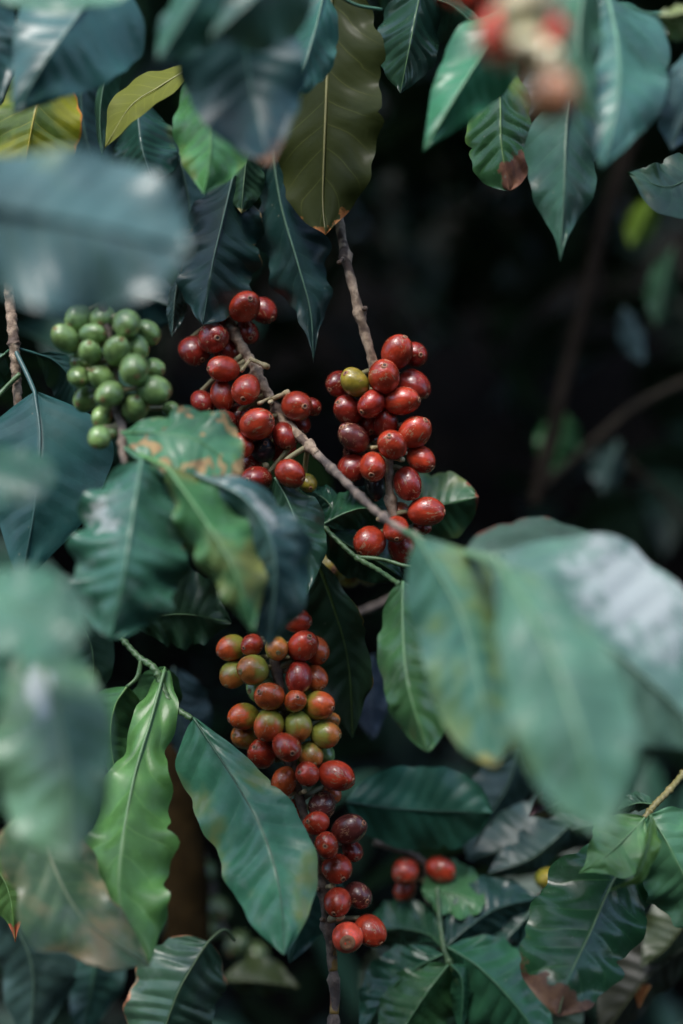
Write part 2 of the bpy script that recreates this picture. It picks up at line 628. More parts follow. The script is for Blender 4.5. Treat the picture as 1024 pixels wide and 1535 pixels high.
def cherry_mesh(kind, var):
    if (kind, var) not in CM:
        v, f = sphere_mesh(var)
        CM[(kind, var)] = mesh_only("cherry", v, f, CH[kind])
    return CM[(kind, var)]


SM = {}


def scar_mesh(kind, big):
    if (kind, big) not in SM:
        v, f = scar_shape(.34 if big else .155)
        mt = {'g': SCARG, 'n': SCARG, 'y': SCARD, 'c': SCARG}.get(kind, SCARD if not big else SCAR)
        SM[(kind, big)] = mesh_only("tip_scar", v, f, mt)
    return SM[(kind, big)]


KLABEL = {'g': 'unripe green cherry', 'y': 'olive green cherry', 'n': 'half ripe green and orange cherry', 'm': 'cherry turning from green to red',
          'k': 'shrivelled black cherry', 'p': 'overripe maroon cherry'}


def cherries(parent, stem3, specs, elong=1.16, seed=0, mainkind='r'):
    """specs: (px, py, width px, nx, ny, kind, layer[, elongation]); layer <0 nearer the lens.
    Fruit that would cut into each other are slid apart along the line of sight."""
    rnd = random.Random(seed)
    stem3 = np.array(stem3)
    off, pos, rad = [], [], []
    for sp in specs:
        px, py, w, nx, ny, kd, ly = sp[:7]
        # depth of the stem beside it
        sx = 512 + stem3[:, 0] / (PXW * stem3[:, 1])
        sy = 767.5 - (stem3[:, 2] - EYE) / (PXW * stem3[:, 1])
        i = np.argmin((sx - px) ** 2 + (sy - py) ** 2)
        off.append((stem3[i, 1] - FOCUS) * 100 + ly * .95)
        rad.append(w * .5 * 1.10 * PXW * stem3[i, 1])
    off = np.array(off)
    ly = np.array([s[6] for s in specs], float) + np.arange(len(specs)) * 1e-3
    for it in range(60):
        pos = np.array([P(s[0], s[1], o) for s, o in zip(specs, off)])
        mv = np.zeros(len(specs))
        for i in range(len(specs)):
            for j in range(i + 1, len(specs)):
                d = np.linalg.norm(pos[i] - pos[j])
                need = (rad[i] + rad[j]) * .95
                if d < need:
                    sgn = 1 if ly[i] > ly[j] else -1
                    a = (need - d) * 100 * .35
                    mv[i] += sgn * a
                    mv[j] -= sgn * a
        off += np.clip(mv, -.3, .3)
    for idx, sp in enumerate(specs):
        px, py, w, nx, ny, kd, ly_ = sp[:7]
        el = sp[7] if len(sp) > 7 else elong
        big = len(sp) > 8 and sp[8]
        nn = nx * nx + ny * ny
        if nn > .98:
            nx, ny = nx / math.sqrt(nn) * .99, ny / math.sqrt(nn) * .99
            nn = nx * nx + ny * ny
        depth = -math.sqrt(max(0, 1 - nn))
        z = Vector((nx, depth, -ny)).normalized()
        rot = z.to_track_quat('Z', 'Y').to_matrix() @ Matrix.Rotation(rnd.random() * 6.28, 3, 'Z')
        ob = bpy.data.objects.new("cherry", cherry_mesh(kd, rnd.randrange(8)))
        C.objects.link(ob)
        ob.rotation_euler = rot.to_euler()
        r = rad[idx]
        ob.scale = (r * rnd.uniform(.96, 1.03), r * rnd.uniform(.93, 1.02), r * el * rnd.uniform(.97, 1.07))
        loc = P(px, py, off[idx])
        attach(ob, parent, loc)
        if kd in KLABEL and kd != mainkind:
            ob['label'] = KLABEL[kd]
        sc = bpy.data.objects.new("tip_scar", scar_mesh(kd, big))
        C.objects.link(sc)
        sc.parent = ob
        # stalk: from the fruit's back to the twig, in the fruit's own space
        Mw = Matrix.Translation(loc) @ rot.to_4x4() @ Matrix.Diagonal((r, r, r * el, 1))
        inv = Mw.inverted()
        back = Vector(loc) - z * r * el * .93
        ds = np.linalg.norm(stem3 - np.array(back), axis=1)
        tgt = Vector(stem3[int(np.argmin(ds))])
        if (tgt - back).length > .035:
            tgt = back + (tgt - back).normalized() * .035
        mid_ = back * .55 + tgt * .45 - z * r * .15
        pth = catmull([tuple(back), tuple(mid_), tuple(tgt)], 7)
        v, f = tube(pth, np.linspace(.0013, .0015, 7), 7)
        v = [inv @ Vector(q) for q in v]
        st = bpy.data.objects.new("stalk", mesh_only("stalk", v, f, STALK))
        C.objects.link(st)
        st.parent = ob


def stem(parent, pts, w, mat, nodes=(), nodew=1.6, name='stem', n=130, rough=.20, sides=12, seed=1):
    """pts in photo pixels with depth; w = [start, end] thickness in px; nodes = fractions where the twig swells"""
    path = np.array([P(*q) for q in catmull(pts, n)])
    t = np.linspace(0, 1, n)
    k = PXW * path[:, 1]
    rad = np.interp(t, np.linspace(0, 1, len(w)), w) * .5 * k
    for nd in nodes:
        rad *= 1 + (nodew - 1) * (np.exp(-((t - nd) / .010) ** 2) + .35 * np.exp(-((t - nd - .018) / .006) ** 2))
    v, f = tube(path, rad, sides, True, rough, seed)
    ob = make(name, v, f, mat, parent, tuple(path[0]))
    return ob, path


def stub(parent, a, b, w, mat, name='fruit_stub'):
    mat = CREAM if mat is STALK else mat
    path = np.array([P(*q) for q in catmull([a, b], 6)])
    k = PXW * path[0, 1]
    v, f = tube(path, np.array([1, .85, .9, .8, 1.15, 1.0]) * w * .5 * k, 9, True, .15, int(a[0]))
    return make(name, v, f, mat, parent, tuple(path[0]))

# ------------------------------------------------------------------ setting: ground and the shaded slope behind
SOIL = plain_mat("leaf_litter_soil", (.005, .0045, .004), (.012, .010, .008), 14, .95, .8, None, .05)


def terrain(name, x0, x1, y0, y1, nx, ny, fn, seed):
    r = np.random.RandomState(seed)
    ph = r.rand(8) * 6
    v, f = [], []
    for j in range(ny + 1):
        for i in range(nx + 1):
            x, y = x0 + (x1 - x0) * i / nx, y0 + (y1 - y0) * j / ny
            b = .05 * math.sin(3.1 * x + ph[0]) * math.sin(2.3 * y + ph[1]) + .02 * math.sin(9 * x + ph[2]) * math.cos(8 * y + ph[3])
            v.append((x, y, fn(x, y) + b))
    for j in range(ny):
        for i in range(nx):
            a = j * (nx + 1) + i
            f.append((a, a + 1, a + nx + 2, a + nx + 1))
    return make(name, v, f, SOIL)


def slope(x, y):
    if y < -1.0:                       # unseen bank behind the lens, added to block low sky light
        return min(1.6 * (-1.0 - y), 3.5)
    if y < 1.6:
        return 0.0
    u = y - 1.6
    return min(1.35 * u, 3.2 + .25 * (u - 2.37)) if u > 0 else 0


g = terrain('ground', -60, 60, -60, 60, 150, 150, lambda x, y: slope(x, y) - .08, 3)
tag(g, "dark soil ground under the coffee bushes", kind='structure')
h = terrain('hillside_and_sky_block', -7, 7, -4.5, 8.5, 90, 120, slope, 4)
tag(h, "dark shaded earth slope behind the coffee branches, with an added sky-blocking bank opposite", kind='structure')
h.location.z += .004


def leaf_mass(name, n, box, mat, seed, size=(.08, .15), label='', lift=0):
    """many small folded leaf blades filling a volume"""
    r = np.random.RandomState(seed)
    nl, mw = 7, 2
    tt = np.linspace(0, 1, nl)
    pw = prof('std', tt)
    verts, faces, uvs = [], [], []
    for q in range(n):
        c = np.array([r.uniform(*box[0]), r.uniform(*box[1]), r.uniform(*box[2])])
        if lift:
            c[2] = max(c[2], box[2][0] + lift * (1.15 - c[1]))
        L = r.uniform(*size)
        W = L * r.uniform(.17, .24)
        az = r.uniform(0, 6.28)
        dn = r.uniform(-.2, 1.0)
        T = np.array([math.cos(az) * math.cos(dn), math.sin(az) * math.cos(dn), -math.sin(dn)])
        S = np.cross(T, [0, 0, 1.0])
        S /= np.linalg.norm(S)
        N = np.cross(S, T)
        ro = r.uniform(-.6, .6)
        S, N = S * math.cos(ro) + N * math.sin(ro), N * math.cos(ro) - S * math.sin(ro)
        b = len(verts)
        dr = r.uniform(.05, .35) * L
        for i in range(nl):
            for j in range(-mw, mw + 1):
                s = j / mw
                verts.append(c + T * L * (tt[i] - .5) + S * W * pw[i] * s + N * (W * .35 * abs(s) * pw[i] - dr * tt[i] ** 2))
                uvs.append((tt[i], .5 + .5 * s))
        w = 2 * mw + 1
        for i in range(nl - 1):
            for j in range(w - 1):
                a = b + i * w + j
                faces.append((a, a + 1, a + w + 1, a + w))
    ob = make(name, verts, faces, leaf_mat(**mat), None, (0, 0, 0), uvs)
    tag(ob, label, 'foliage', None, 'stuff')
    return ob


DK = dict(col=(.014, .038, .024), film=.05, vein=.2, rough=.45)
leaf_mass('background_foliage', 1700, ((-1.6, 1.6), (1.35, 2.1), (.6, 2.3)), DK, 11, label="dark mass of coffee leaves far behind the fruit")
leaf_mass('added_shade_canopy', 5200, ((-2.6, 2.6), (.88, 2.7), (1.74, 2.6)), DK, 12, (.12, .20), label="dense coffee leaves added overhead to shade the background", lift=.6)  # canopy added to keep sky light off the background
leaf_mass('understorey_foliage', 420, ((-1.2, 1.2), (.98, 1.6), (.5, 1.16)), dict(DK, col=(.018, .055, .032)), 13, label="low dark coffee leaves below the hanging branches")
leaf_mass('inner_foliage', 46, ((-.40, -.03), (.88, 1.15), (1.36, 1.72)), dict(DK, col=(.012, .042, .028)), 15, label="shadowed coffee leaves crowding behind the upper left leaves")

# ================================================================== FRUITING BRANCHES
# ---- branch in the middle, running down to the right into the pale foreground leaves
A = thing('fruiting_branch', "knobbly brown branch with dark red cherries crossing diagonally into the big pale blurred leaves",
          'branch', P(340, 478, 1), 'fruit-bearing coffee branches')
_, pa = stem(A, [(322, 440, 2), (341, 480, 1.2), (362, 520, .8), (380, 548, .5), (405, 597, .2), (428, 632, -.3), (456, 661, -1.2), (476, 682, -2)],
             [14, 16, 15, 15, 14], BARK, (.22, .46, .68, .93), 1.6, seed=3)
stem(A, [(474, 680, -1.9), (492, 697, -2.8), (530, 735, -5), (565, 768, -7), (600, 793, -9), (640, 812, -11), (700, 832, -13)], [12.5, 12, 11, 11, 10, 10], BARKD, (.12, .33, .5, .7), 1.6, seed=13)
stub(A, (376, 538, 0), (402, 550, -1), 8, STALK)
stub(A, (374, 541, 0), (362, 556, -.6), 6, STALK)
stub(A, (408, 598, 0), (433, 588, -.6), 9, STALK)
stub(A, (404, 597, 0), (388, 605, -1), 6, STALK)
stub(A, (408, 602, 0), (405, 603, -1.6), 7, STALK)
stub(A, (430, 645, 0), (419, 646, -1.0), 6, STALK)
stub(A, (394, 690, .3), (400, 700, -.4), 8, STALK)
cherries(A, pa, [
    (367, 460, 44, .35, -.3, 'r', -1), (394, 465, 38, .6, .6, 'd', 1), (370, 498, 34, .3, .5, 'd', .6), (328, 476, 32, -.5, .4, 'o', 0),
    (320, 507, 43, .3, .1, 'd', -.6), (291, 526, 41, .55, .6, 'd', .5), (340, 528, 38, -.2, -.4, 'd', .9), (335, 553, 37, -.8, .05, 'r', -.6, 1.25),
    (369, 584, 40, -.1, .62, 'r', -1), (334, 593, 36, .25, .92, 'r', .2, 1.25), (304, 604, 36, .5, .55, 'd', 1), (385, 636, 43, .75, -.35, 'r', -1),
    (361, 626, 40, -.3, .3, 'd', .8), (337, 633, 34, -.4, .5, 'd', .6), (364, 667, 34, 0, .75, 'r', 0), (428, 653, 37, .2, .8, 'd', .6),
    (424, 676, 36, -.3, .7, 'r', 1), (445, 609, 42, .45, .07, 'r', -.4), (467, 610, 27, .7, .2, 'd', .8), (447, 636, 34, .3, .6, 'd', 1.2),
    (384, 718, 41, -.45, .1, 'd', -.2), (435, 710, 38, .8, .35, 'r', -.3, 1.25), (376, 692, 32, .1, .5, 'd', 1), (395, 675, 34, .2, -.5, 'k', .8),
    (461, 724, 28, .3, .5, 'y', 1.6), (402, 655, 36, .1, .3, 'd', 1.4), (318, 632, 32, -.6, .4, 'd', 1.2)], seed=1, mainkind='r')
PALE = dict(col=(.075, .17, .085), film=.35, rough=.40, vein=.16)
leaf('', [(626, 806, -14), (690, 920, -15.5), (722, 1040, -17), (742, 1150, -18)], 74, 82, 1.2, 1.5, 'blunt', .16, 3, .02, .8, mat=dict(PALE, col=(.038, .115, .066), film=.2, yel=.4, ycol=(.11, .15, .055), tip=.05, bcol=(.13, .11, .04)), parent=A, petiole=[(606, 795, -10)])
leaf('', [(748, 846, -19), (812, 950, -22.5), (866, 1090, -25), (908, 1250, -26)], 90, 98, 1.2, 1.2, 'round', .16, 3, .02, .9, mat=dict(PALE, col=(.060, .145, .082), film=.4, yel=.25, ycol=(.13, .18, .07)), parent=A, petiole=[(690, 826, -13)])
leaf('', [(740, 836, -16), (840, 915, -17), (960, 1010, -17.5), (1085, 1130, -17)], 115, 160, .2, 3.2, 'std', .25, 3, .03, 1.3, mat=dict(PALE, col=(.075, .15, .11), film=.5, rough=.24, painted_glare=(.46, .62, .24)), parent=A, petiole=[(695, 829, -13)])
leaf('', [(690, 836, -12), (790, 824, -13), (880, 828, -13), (965, 862, -12)], 60, 46, -2.5, 4.5, 'std', .3, 3, .06, .8, mat=dict(PALE, col=(.06, .11, .09), film=.5, rough=.3, edge=.08, yel=.1), parent=A)

# ---- branch with the brightest, sharpest cherries
B = thing('fruiting_branch', "thin tan branch hanging from above into the sharpest cluster of bright red cherries",
          'branch', P(505, 315, 0), 'fruit-bearing coffee branches')
_, pb = stem(B, [(486, 262, 1.5), (505, 316, 1), (517, 380, .5), (538, 466, 0), (560, 545, .2), (574, 590, .3), (582, 650, .2), (583, 700, 0), (586, 752, 0), (598, 808, .2), (606, 850, .4)],
             [14, 14, 14, 14, 15, 14, 13, 12, 13, 14, 8], BARK, (.21, .355, .50, .72, .83, .93), 1.5, seed=5)
stub(B, (514, 388, 0), (508, 394, -.4), 7, BARK)
stub(B, (540, 466, 0), (549, 462, -.4), 7, BARK)
stub(B, (583, 686, 0), (604, 689, -1.2), 8, STALK)
stub(B, (583, 680, 0), (609, 679, -.8), 6, STALK)
stub(B, (582, 640, 0), (606, 635, .2), 5, STALK)
stub(B, (580, 668, 0), (556, 672, -.4), 6, STALK)
stub(B, (586, 780, 0), (566, 778, -.6), 7, STALK)
cherries(B, pb, [
    (595, 528, 43, .45, -.8, 'r', -.2, 1.2), (622, 532, 37, .35, .1, 'd', 1), (576, 565, 44, 0, -.5, 'r', -1.1), (621, 577, 43, .65, .65, 'd', .4, 1.2),
    (601, 601, 40, .9, -.02, 'r', -.9, 1.3), (532, 573, 40, -.58, -.5, 'y', -.8), (508, 576, 36, -.6, .4, 'd', .6), (557, 605, 37, -.6, .55, 'd', -1),
    (522, 615, 40, -.6, -.4, 'd', -.2, 1.2), (554, 635, 34, .1, .6, 'd', 1), (578, 636, 34, .1, -.85, 'd', -.2, 1.25), (622, 648, 43, .55, -.65, 'r', -.2, 1.15),
    (530, 656, 38, -.65, -.5, 'p', -.4, 1.3), (588, 667, 40, -.2, -.52, 'r', -1.3, 1.15), (631, 688, 39, .62, .55, 'r', -.2), (528, 701, 38, -.5, .75, 'd', .2, 1.2),
    (559, 700, 40, -.1, .5, 'r', -1), (611, 725, 38, .32, .88, 'd', -.4, 1.3), (639, 767, 40, .97, .03, 'r', -.5, 1.34), (554, 813, 44, -.6, .6, 'r', -.5, 1.1),
    (594, 793, 35, 0, .6, 'r', -1, 1.3), (603, 822, 42, .4, .7, 'd', .3, 1.2), (633, 790, 26, .3, .3, 'd', .8), (598, 768, 30, .2, .4, 'o', .6), (556, 660, 34, .3, .2, 'd', 1.3),
    (531, 677, 34, -.4, .3, 'p', 1), (562, 728, 30, .1, .95, 'k', .9, 1.5)], seed=2, mainkind='r')

# ---- long branch below with fruit from green to red
G = 'fruit-bearing coffee branches'
Cb = thing('fruiting_branch', "long hanging branch packed with cherries ripening from green through orange to red",
           'branch', P(405, 900, 0), G)
_, pc = stem(Cb, [(398, 900, 1), (410, 975, .6), (419, 1025, .3), (428, 1085, .2), (434, 1135, 0), (447, 1190, 0), (457, 1225, 0), (467, 1268, 0), (476, 1300, 0), (484, 1335, -.1),
                  (490, 1380, -.2), (496, 1420, -.3), (500, 1464, -.4), (503, 1500, -.5), (500, 1530, -.6), (502, 1600, -.8)],
              [17, 17, 16, 15, 15, 14, 14, 15, 15, 14, 13, 13], BARKD, (.34, .50, .615, .70, .815, .905), 1.55, seed=7)
# yellowed internodes of the lower twig
for a, b in (((496, 1408, -.3), (499.5, 1455, -.4)), ((501.5, 1475, -.4), (501, 1520, -.6))):
    pth = np.array([P(*q) for q in catmull([a, ((a[0] + b[0]) / 2 + .5, (a[1] + b[1]) / 2, a[2]), b], 10)])
    v, f = tube(pth, np.full(10, 7.2 * PXW * FOCUS), 12, True, .05, 2)
    make('young_bark', v, f, plain_mat("bark_yellow", (.20, .12, .03), (.30, .20, .05), 120, .5, .3, (.12, .05, .03)), Cb, tuple(pth[0]))
stub(Cb, (484, 1330, 0), (500, 1328, -.8), 9, STALK)
stub(Cb, (482, 1334, 0), (475, 1333, -.6), 7, BARK)
stub(Cb, (448, 1190, 0), (457, 1186, -.9), 7, STALK)
stub(Cb, (445, 1186, 0), (430, 1196, -.7), 6, STALK)
stub(Cb, (468, 1262, 0), (456, 1271, -.6), 6, STALK)
stub(Cb, (490, 1380, 0), (511, 1372, -1.4), 14, STALK)
stub(Cb, (490, 1378, 0), (482, 1379, -.5), 7, BARK)
cherries(Cb, pc, [
    (444, 930, 34, .9, .15, 'r', .2, 1.3), (454, 969, 42, .4, -.62, 'r', -.8), (474, 975, 37, .5, .5, 'o', .6, 1.2), (415, 972, 33, .15, .22, 'n', -.9), (378, 967, 31, -.6, .15, 'r', -.4, 1.2),
    (347, 971, 36, -.82, .35, 'm', .4), (379, 1004, 42, -.7, .05, 'n', -.7, 1.08), (350, 1011, 38, -.4, .7, 'n', .5), (404, 1044, 39, -.6, -.38, 'o', -1, 1.15), (392, 1032, 40, -.7, .1, 'g', .3),
    (448, 1016, 38, 0, .85, 'd', -.6, 1.25), (472, 1017, 34, .5, .6, 'o', .6, 1.2), (443, 1051, 31, .2, -.4, 'm', -1), (478, 1057, 38, .86, .12, 'm', -.5, 1.25), (365, 1074, 37, -.86, .15, 'm', -.1, 1.2),
    (403, 1087, 41, -.35, .82, 'm', -.9, 1.15), (447, 1089, 39, .3, .85, 'n', -.9, 1.12), (488, 1101, 38, .9, .02, 'n', -.4, 1.15), (367, 1105, 36, -.7, -.2, 'n', .7), (393, 1130, 40, -.4, -.5, 'r', 0),
    (430, 1120, 40, .35, .22, 'r', -1.3, 1.1), (465, 1132, 36, .3, .5, 'n', -.2), (487, 1130, 29, .4, .6, 'g', .5, 1.15), (461, 1160, 34, -.6, -.25, 'r', -1, 1.05), (504, 1163, 44, .88, .2, 'r', -.6, 1.2),
    (426, 1172, 39, -.4, .75, 'o', -.5, 1.1), (495, 1081, 26, .7, -.2, 'n', .8), (466, 1036, 27, .2, -.3, 'g', 1), (425, 1065, 34, 0, 0, 'g', 1.6), (440, 1135, 34, .1, 0, 'g', 1.6),
    (483, 1208, 40, -.3, .3, 'p', -.2, 1.12), (474, 1234, 35, -.62, -.3, 'r', -1.1, 1.02), (523, 1243, 42, .78, -.42, 'p', -.5, 1.2), (528, 1275, 30, .3, .4, 'd', .5), (490, 1267, 35, -.12, -.15, 'r', -1.2, 1.0),
    (505, 1302, 40, .4, .45, 'r', -.5, 1.12), (536, 1342, 38, .6, .2, 'p', -.3, 1.15), (506, 1352, 39, -.2, .5, 'r', -.6, 1.1), (521, 1405, 42, 0, .05, 'b', -1.2, 1.02, True), (555, 1395, 40, .62, .6, 'r', -.3, 1.2),
    (442, 1216, 31, -.3, .3, 'r', .6), (453, 1250, 28, -.3, .4, 'r', .4), (497, 1190, 26, .4, .6, 'o', .8)], seed=3, mainkind='r')

# ---- green fruit on the left with spotted leaves under it
Gb = thing('fruiting_branch', "branch with a cluster of unripe green cherries above rust-spotted blurred leaves at the left",
           'branch', P(160, 470, 2), G)
_, pg = stem(Gb, [(150, 440, -6), (162, 500, -6), (170, 560, -6), (178, 618, -6.2), (183, 648, -6.6), (186, 690, -7.5), (200, 720, -8.5)],
             [13, 13, 13, 14, 14, 12, 9], BARKD, (.35, .62, .8), 1.5, seed=9)
cherries(Gb, pg, elong=1.22, specs=[
    (117, 478, 37, -.4, .5, 'g', .4), (154, 478, 36, 0, .4, 'g', .3), (190, 485, 38, .2, .6, 'g', -.5), (221, 499, 36, .6, .5, 'g', .4, 1.15), (99, 508, 37, -.5, -.5, 'g', .2),
    (139, 501, 30, .9, 0, 'g', -.3, 1.35), (135, 529, 32, .1, -.6, 'g', -.4, 1.2), (175, 526, 38, .4, -.6, 'g', -.9, 1.2), (207, 521, 32, .4, .7, 'g', .2, 1.3), (201, 554, 42, .3, .5, 'g', -1, 1.12),
    (229, 552, 30, .8, .2, 'g', .5), (118, 565, 31, .4, .4, 'g', .2), (153, 566, 36, -.5, -.4, 'g', -.2), (164, 591, 40, -.3, .4, 'g', -1, 1.1), (231, 585, 41, .92, .15, 'g', -.4, 1.2),
    (203, 612, 37, .2, -.6, 'g', -.2, 1.2), (153, 625, 31, -.3, .5, 'g', .3), (149, 656, 31, -.2, .8, 'g', -.3, 1.1), (166, 648, 22, .3, .4, 'g', .1), (124, 541, 34, -.4, .2, 'g', 1),
    (129, 598, 36, -.4, .4, 'g', 1.5), (256, 614, 24, .6, .2, 'g', 1)], seed=4, mainkind='g')
MIDL = dict(col=(.045, .14, .06), film=.25, rough=.34, vein=.18)
leaf('', [(182, 648, -7.4), (240, 650, -8.4), (300, 662, -9), (362, 712, -9)], 74, 54, -1.5, 1.5, 'late', .3, 4, .08, .8, mat=dict(MIDL, spots=.9, tip=.08, yel=.25, bcol=(.16, .09, .045)), parent=Gb, plabel="rust-spotted leaf with a dry tan tip")
leaf('', [(212, 690, -10), (200, 770, -11), (186, 860, -12), (166, 958, -12)], 92, 84, 1.5, 1.5, 'blunt', .4, 4, .08, 1.6, mat=dict(MIDL, col=(.035, .115, .075), spots=.35, yel=.15, film=.9, rough=.26, painted_glare=(.34, -.55, .10), bcol=(.22, .11, .06)), parent=Gb, petiole=[(188, 672, -7.4)])
leaf('', [(250, 700, -11), (300, 770, -12), (348, 850, -13), (380, 950, -13)], 46, 52, 1.2, 2.5, 'std', .4, 4, .08, 1.2, mat=dict(MIDL, col=(.052, .16, .06), yel=.4, film=.3, ycol=(.15, .17, .05)), parent=Gb, petiole=[(188, 672, -7.4)])
leaf('', [(296, 712, -10), (372, 752, -11), (412, 836, -11.5), (404, 972, -11)], 58, 54, 1.5, 2.0, 'late', .5, 3, .10, 1.4, mat=dict(MIDL, col=(.035, .085, .085), film=.9, spots=.25, rough=.26, painted_glare=(.35, .3, .10)), parent=Gb, petiole=[(200, 672, -5)])

# ---- blurred fruit close to the lens, top right
F = thing('fruiting_branch', "very blurred orange and pink cherries close to the lens above the top right leaves",
          'branch', P(760, -30, -22), G)
_, pf = stem(F, [(700, -60, -28), (770, -10, -28), (800, 40, -28), (812, 110, -28), (822, 150, -28)], [16, 15, 14, 12, 9], STALK, (.4, .75), 1.3, seed=2)
cherries(F, pf, [(758, 54, 84, -.4, .5, 'b', -.4), (818, 52, 62, .5, .4, 'b', .2), (790, 12, 76, 0, -.2, 'c', -1.0), (790, 64, 40, .1, .4, 'c', -1.6), (814, 100, 62, .2, -.2, 'c', -.4), (824, 142, 78, .3, .5, 'q', -.5),
                 (690, -34, 66, -.4, .5, 'b', 0)], seed=6, mainkind='b')

# ---- small far clusters
D1 = thing('fruiting_branch', "three small blurred red cherries in the dark beside a green leaf at bottom centre", 'branch', P(640, 1270, 9), G)
_, pd = stem(D1, [(560, 1262, 9), (632, 1290, 9), (640, 1340, 9), (662, 1430, 8)], [9, 9, 9, 8], BARKD, (.3, .6), 1.4, seed=4)
cherries(D1, pd, [(608, 1307, 38, -.5, .2, 'r', -.4), (607, 1333, 33, -.4, .6, 'r', .2), (661, 1304, 38, .8, .1, 'r', -.4, 1.15)], seed=8)
leaf('', [(632, 1335, 8), (680, 1340, 7.5), (728, 1352, 7)], 26, 34, -1, 2.5, 'blunt', .2, 3, .05, .6, mat=dict(col=(.045, .13, .06)), parent=D1)
D2 = thing('fruiting_branch', "faint pale green cherries in the dark gap above the pleated bottom leaf", 'branch', P(318, 1290, 26), G)
_, pd = stem(D2, [(300, 1270, 26), (318, 1330, 26), (335, 1395, 26), (385, 1450, 26)], [9, 9, 9, 8], BARKD, (.3, .6), 1.4, seed=4)
cherries(D2, pd, [(305, 1306, 34, -.3, .2, 'w', -.4), (328, 1362, 34, .3, .2, 'w', -.4), (355, 1415, 34, -.4, .4, 'w', -.4), (384, 1430, 34, .5, .2, 'w', -.2), (322, 1392, 26, -.4, .2, 'w', .2)], seed=9, mainkind='w')
D3 = thing('fruiting_branch', "bright yellow-green blurred cherries peeping out below the central red cluster", 'branch', P(500, 830, 9), G)
_, pd = stem(D3, [(470, 800, 9), (515, 842, 9), (560, 870, 9)], [9, 8, 7], BARKD, (.4,), 1.4, seed=4)
cherries(D3, pd, [(500, 846, 50, 0, .2, 'y', -.6), (549, 858, 36, .3, .3, 'y', -.6), (523, 862, 34, .3, .3, 'y', .2)], seed=9, mainkind='y')
D4 = thing('fruiting_branch', "single blurred yellow cherry beside the large brown-tipped glossy leaf", 'branch', P(820, 1300, 9), G)
_, pd = stem(D4, [(780, 1350, 9), (815, 1340, 9), (850, 1290, 9)], [8, 8, 7], BARKD, (.4,), 1.4, seed=4)
cherries(D4, pd, [(824, 1318, 36, .6, -.2, 'y', -.6)], seed=9, mainkind='y')

# ================================================================== LEAFY TWIGS
LG = 'leafy coffee twigs'
T = thing('leafy_twig', "green forked twig at lower left carrying long hanging leaves beside the ripening fruit", 'twig', P(180, 955, 1), LG)
stem(T, [(182, 957, 1), (208, 985, .5), (232, 1003, 0), (248, 1040, -.5), (262, 1060, -.8), (288, 1078, -1.2)], [8, 9, 11, 10, 9, 9], TWIG, (.05, .48, .82), 1.4, seed=3)
stem(T, [(212, 988, .4), (206, 1015, .2), (190, 1030, 0)], [8, 7, 6], TWIG, (), 1.2, seed=3, n=14)
leaf('', [(290, 1076, -1.2), (357, 1179, -3), (399, 1259, -4.6), (420, 1339, -6), (426, 1432, -7)], 84, 62, 1.0, 1.1, 'strap', .16, 4, .035, 1.3,
     mat=dict(col=(.036, .135, .072), film=.45, rough=.30, yel=.34, ycol=(.13, .17, .06), tip=.012, vein=.12), rib=(.035, .10, .05), parent=T, ribw=.6, prb='late')
leaf('', [(247, 1004, 0), (226, 1080, -1.8), (200, 1170, -4), (180, 1290, -6.4), (184, 1370, -7.4), (222, 1450, -8)], 56, 72, 1.6, 1.4, 'spoon', .42, 4.5, .10, .9,
     mat=dict(col=(.055, .20, .050), film=.15, rough=.38, yel=.12, ycol=(.2, .22, .03), vein=.3), rib=(.10, .20, .08), parent=T, nv=8, ribw=.7)
leaf('', [(190, 1030, 0), (172, 1060, -.2), (166, 1110, -.4), (178, 1190, -.4)], 38, 40, 1.5, 2.0, 'early', .2, 3, .06, .6, mat=dict(col=(.04, .11, .035), film=.1), rib=(.1, .2, .06), parent=T)
leaf('', [(248, 1000, .5), (226, 1040, .8), (205, 1080, 1), (196, 1140, 1.2)], 30, 42, 1.5, 1.6, 'early', .2, 3, .06, .7, mat=dict(col=(.022, .07, .026), film=.1), rib=(.1, .2, .06), parent=T)
leaf('', [(204, 938, 1.5), (240, 923, 2), (290, 922, 2.3), (348, 934, 2.6)], 52, 72, .5, .2, 'std', .25, 4, .06, 1.0, mat=dict(col=(.013, .042, .018), film=.03, rough=.45, vein=.4), rib=(.07, .14, .05), parent=T,
     petiole=[(184, 955, 1)], plabel="dark sideways leaf with a light midrib")

M2 = thing('leafy_twig', "thin pale green twig in the centre crossing below the red cherries to a shiny leaf", 'twig', P(480, 785, 0), LG)
stem(M2, [(462, 770, 0), (482, 787, -.2), (508, 812, -.6), (535, 836, -1.2), (568, 855, -2.2), (604, 880, -4)], [6, 7, 7.5, 8, 7, 7], TWIG, (.2, .55, .95), 1.35, seed=5)
stem(M2, [(536, 836, -1.2), (570, 838, -1.4), (606, 848, -1.8), (630, 850, -2)], [7, 6, 6, 6], TWIG, (), 1.3, seed=6, n=20)
SH = dict(col=(.022, .085, .042), film=.14, rough=.28, vein=.3)
leaf('', [(412, 716, -1.5), (432, 752, -2), (448, 800, -2.6), (461, 892, -3)], 46, 42, 1.5, 1.2, 'std', .25, 3, .06, 1.3, mat=dict(SH, col=(.028, .08, .05), film=.25), parent=M2)
leaf('', [(484, 786, -.2), (520, 768, 0), (552, 762, .4), (600, 774, 1)], 30, 34, 1.4, 1.4, 'std', .2, 3, .06, 1.2, mat=SH, rib=(.09, .2, .09), parent=M2)
leaf('', [(484, 788, 0), (498, 764, .5), (478, 742, 1), (446, 730, 1.5)], 20, 36, 1.0, 1.4, 'std', .25, 3, .06, 1.4, mat=SH, rib=(.07, .16, .07), parent=M2)
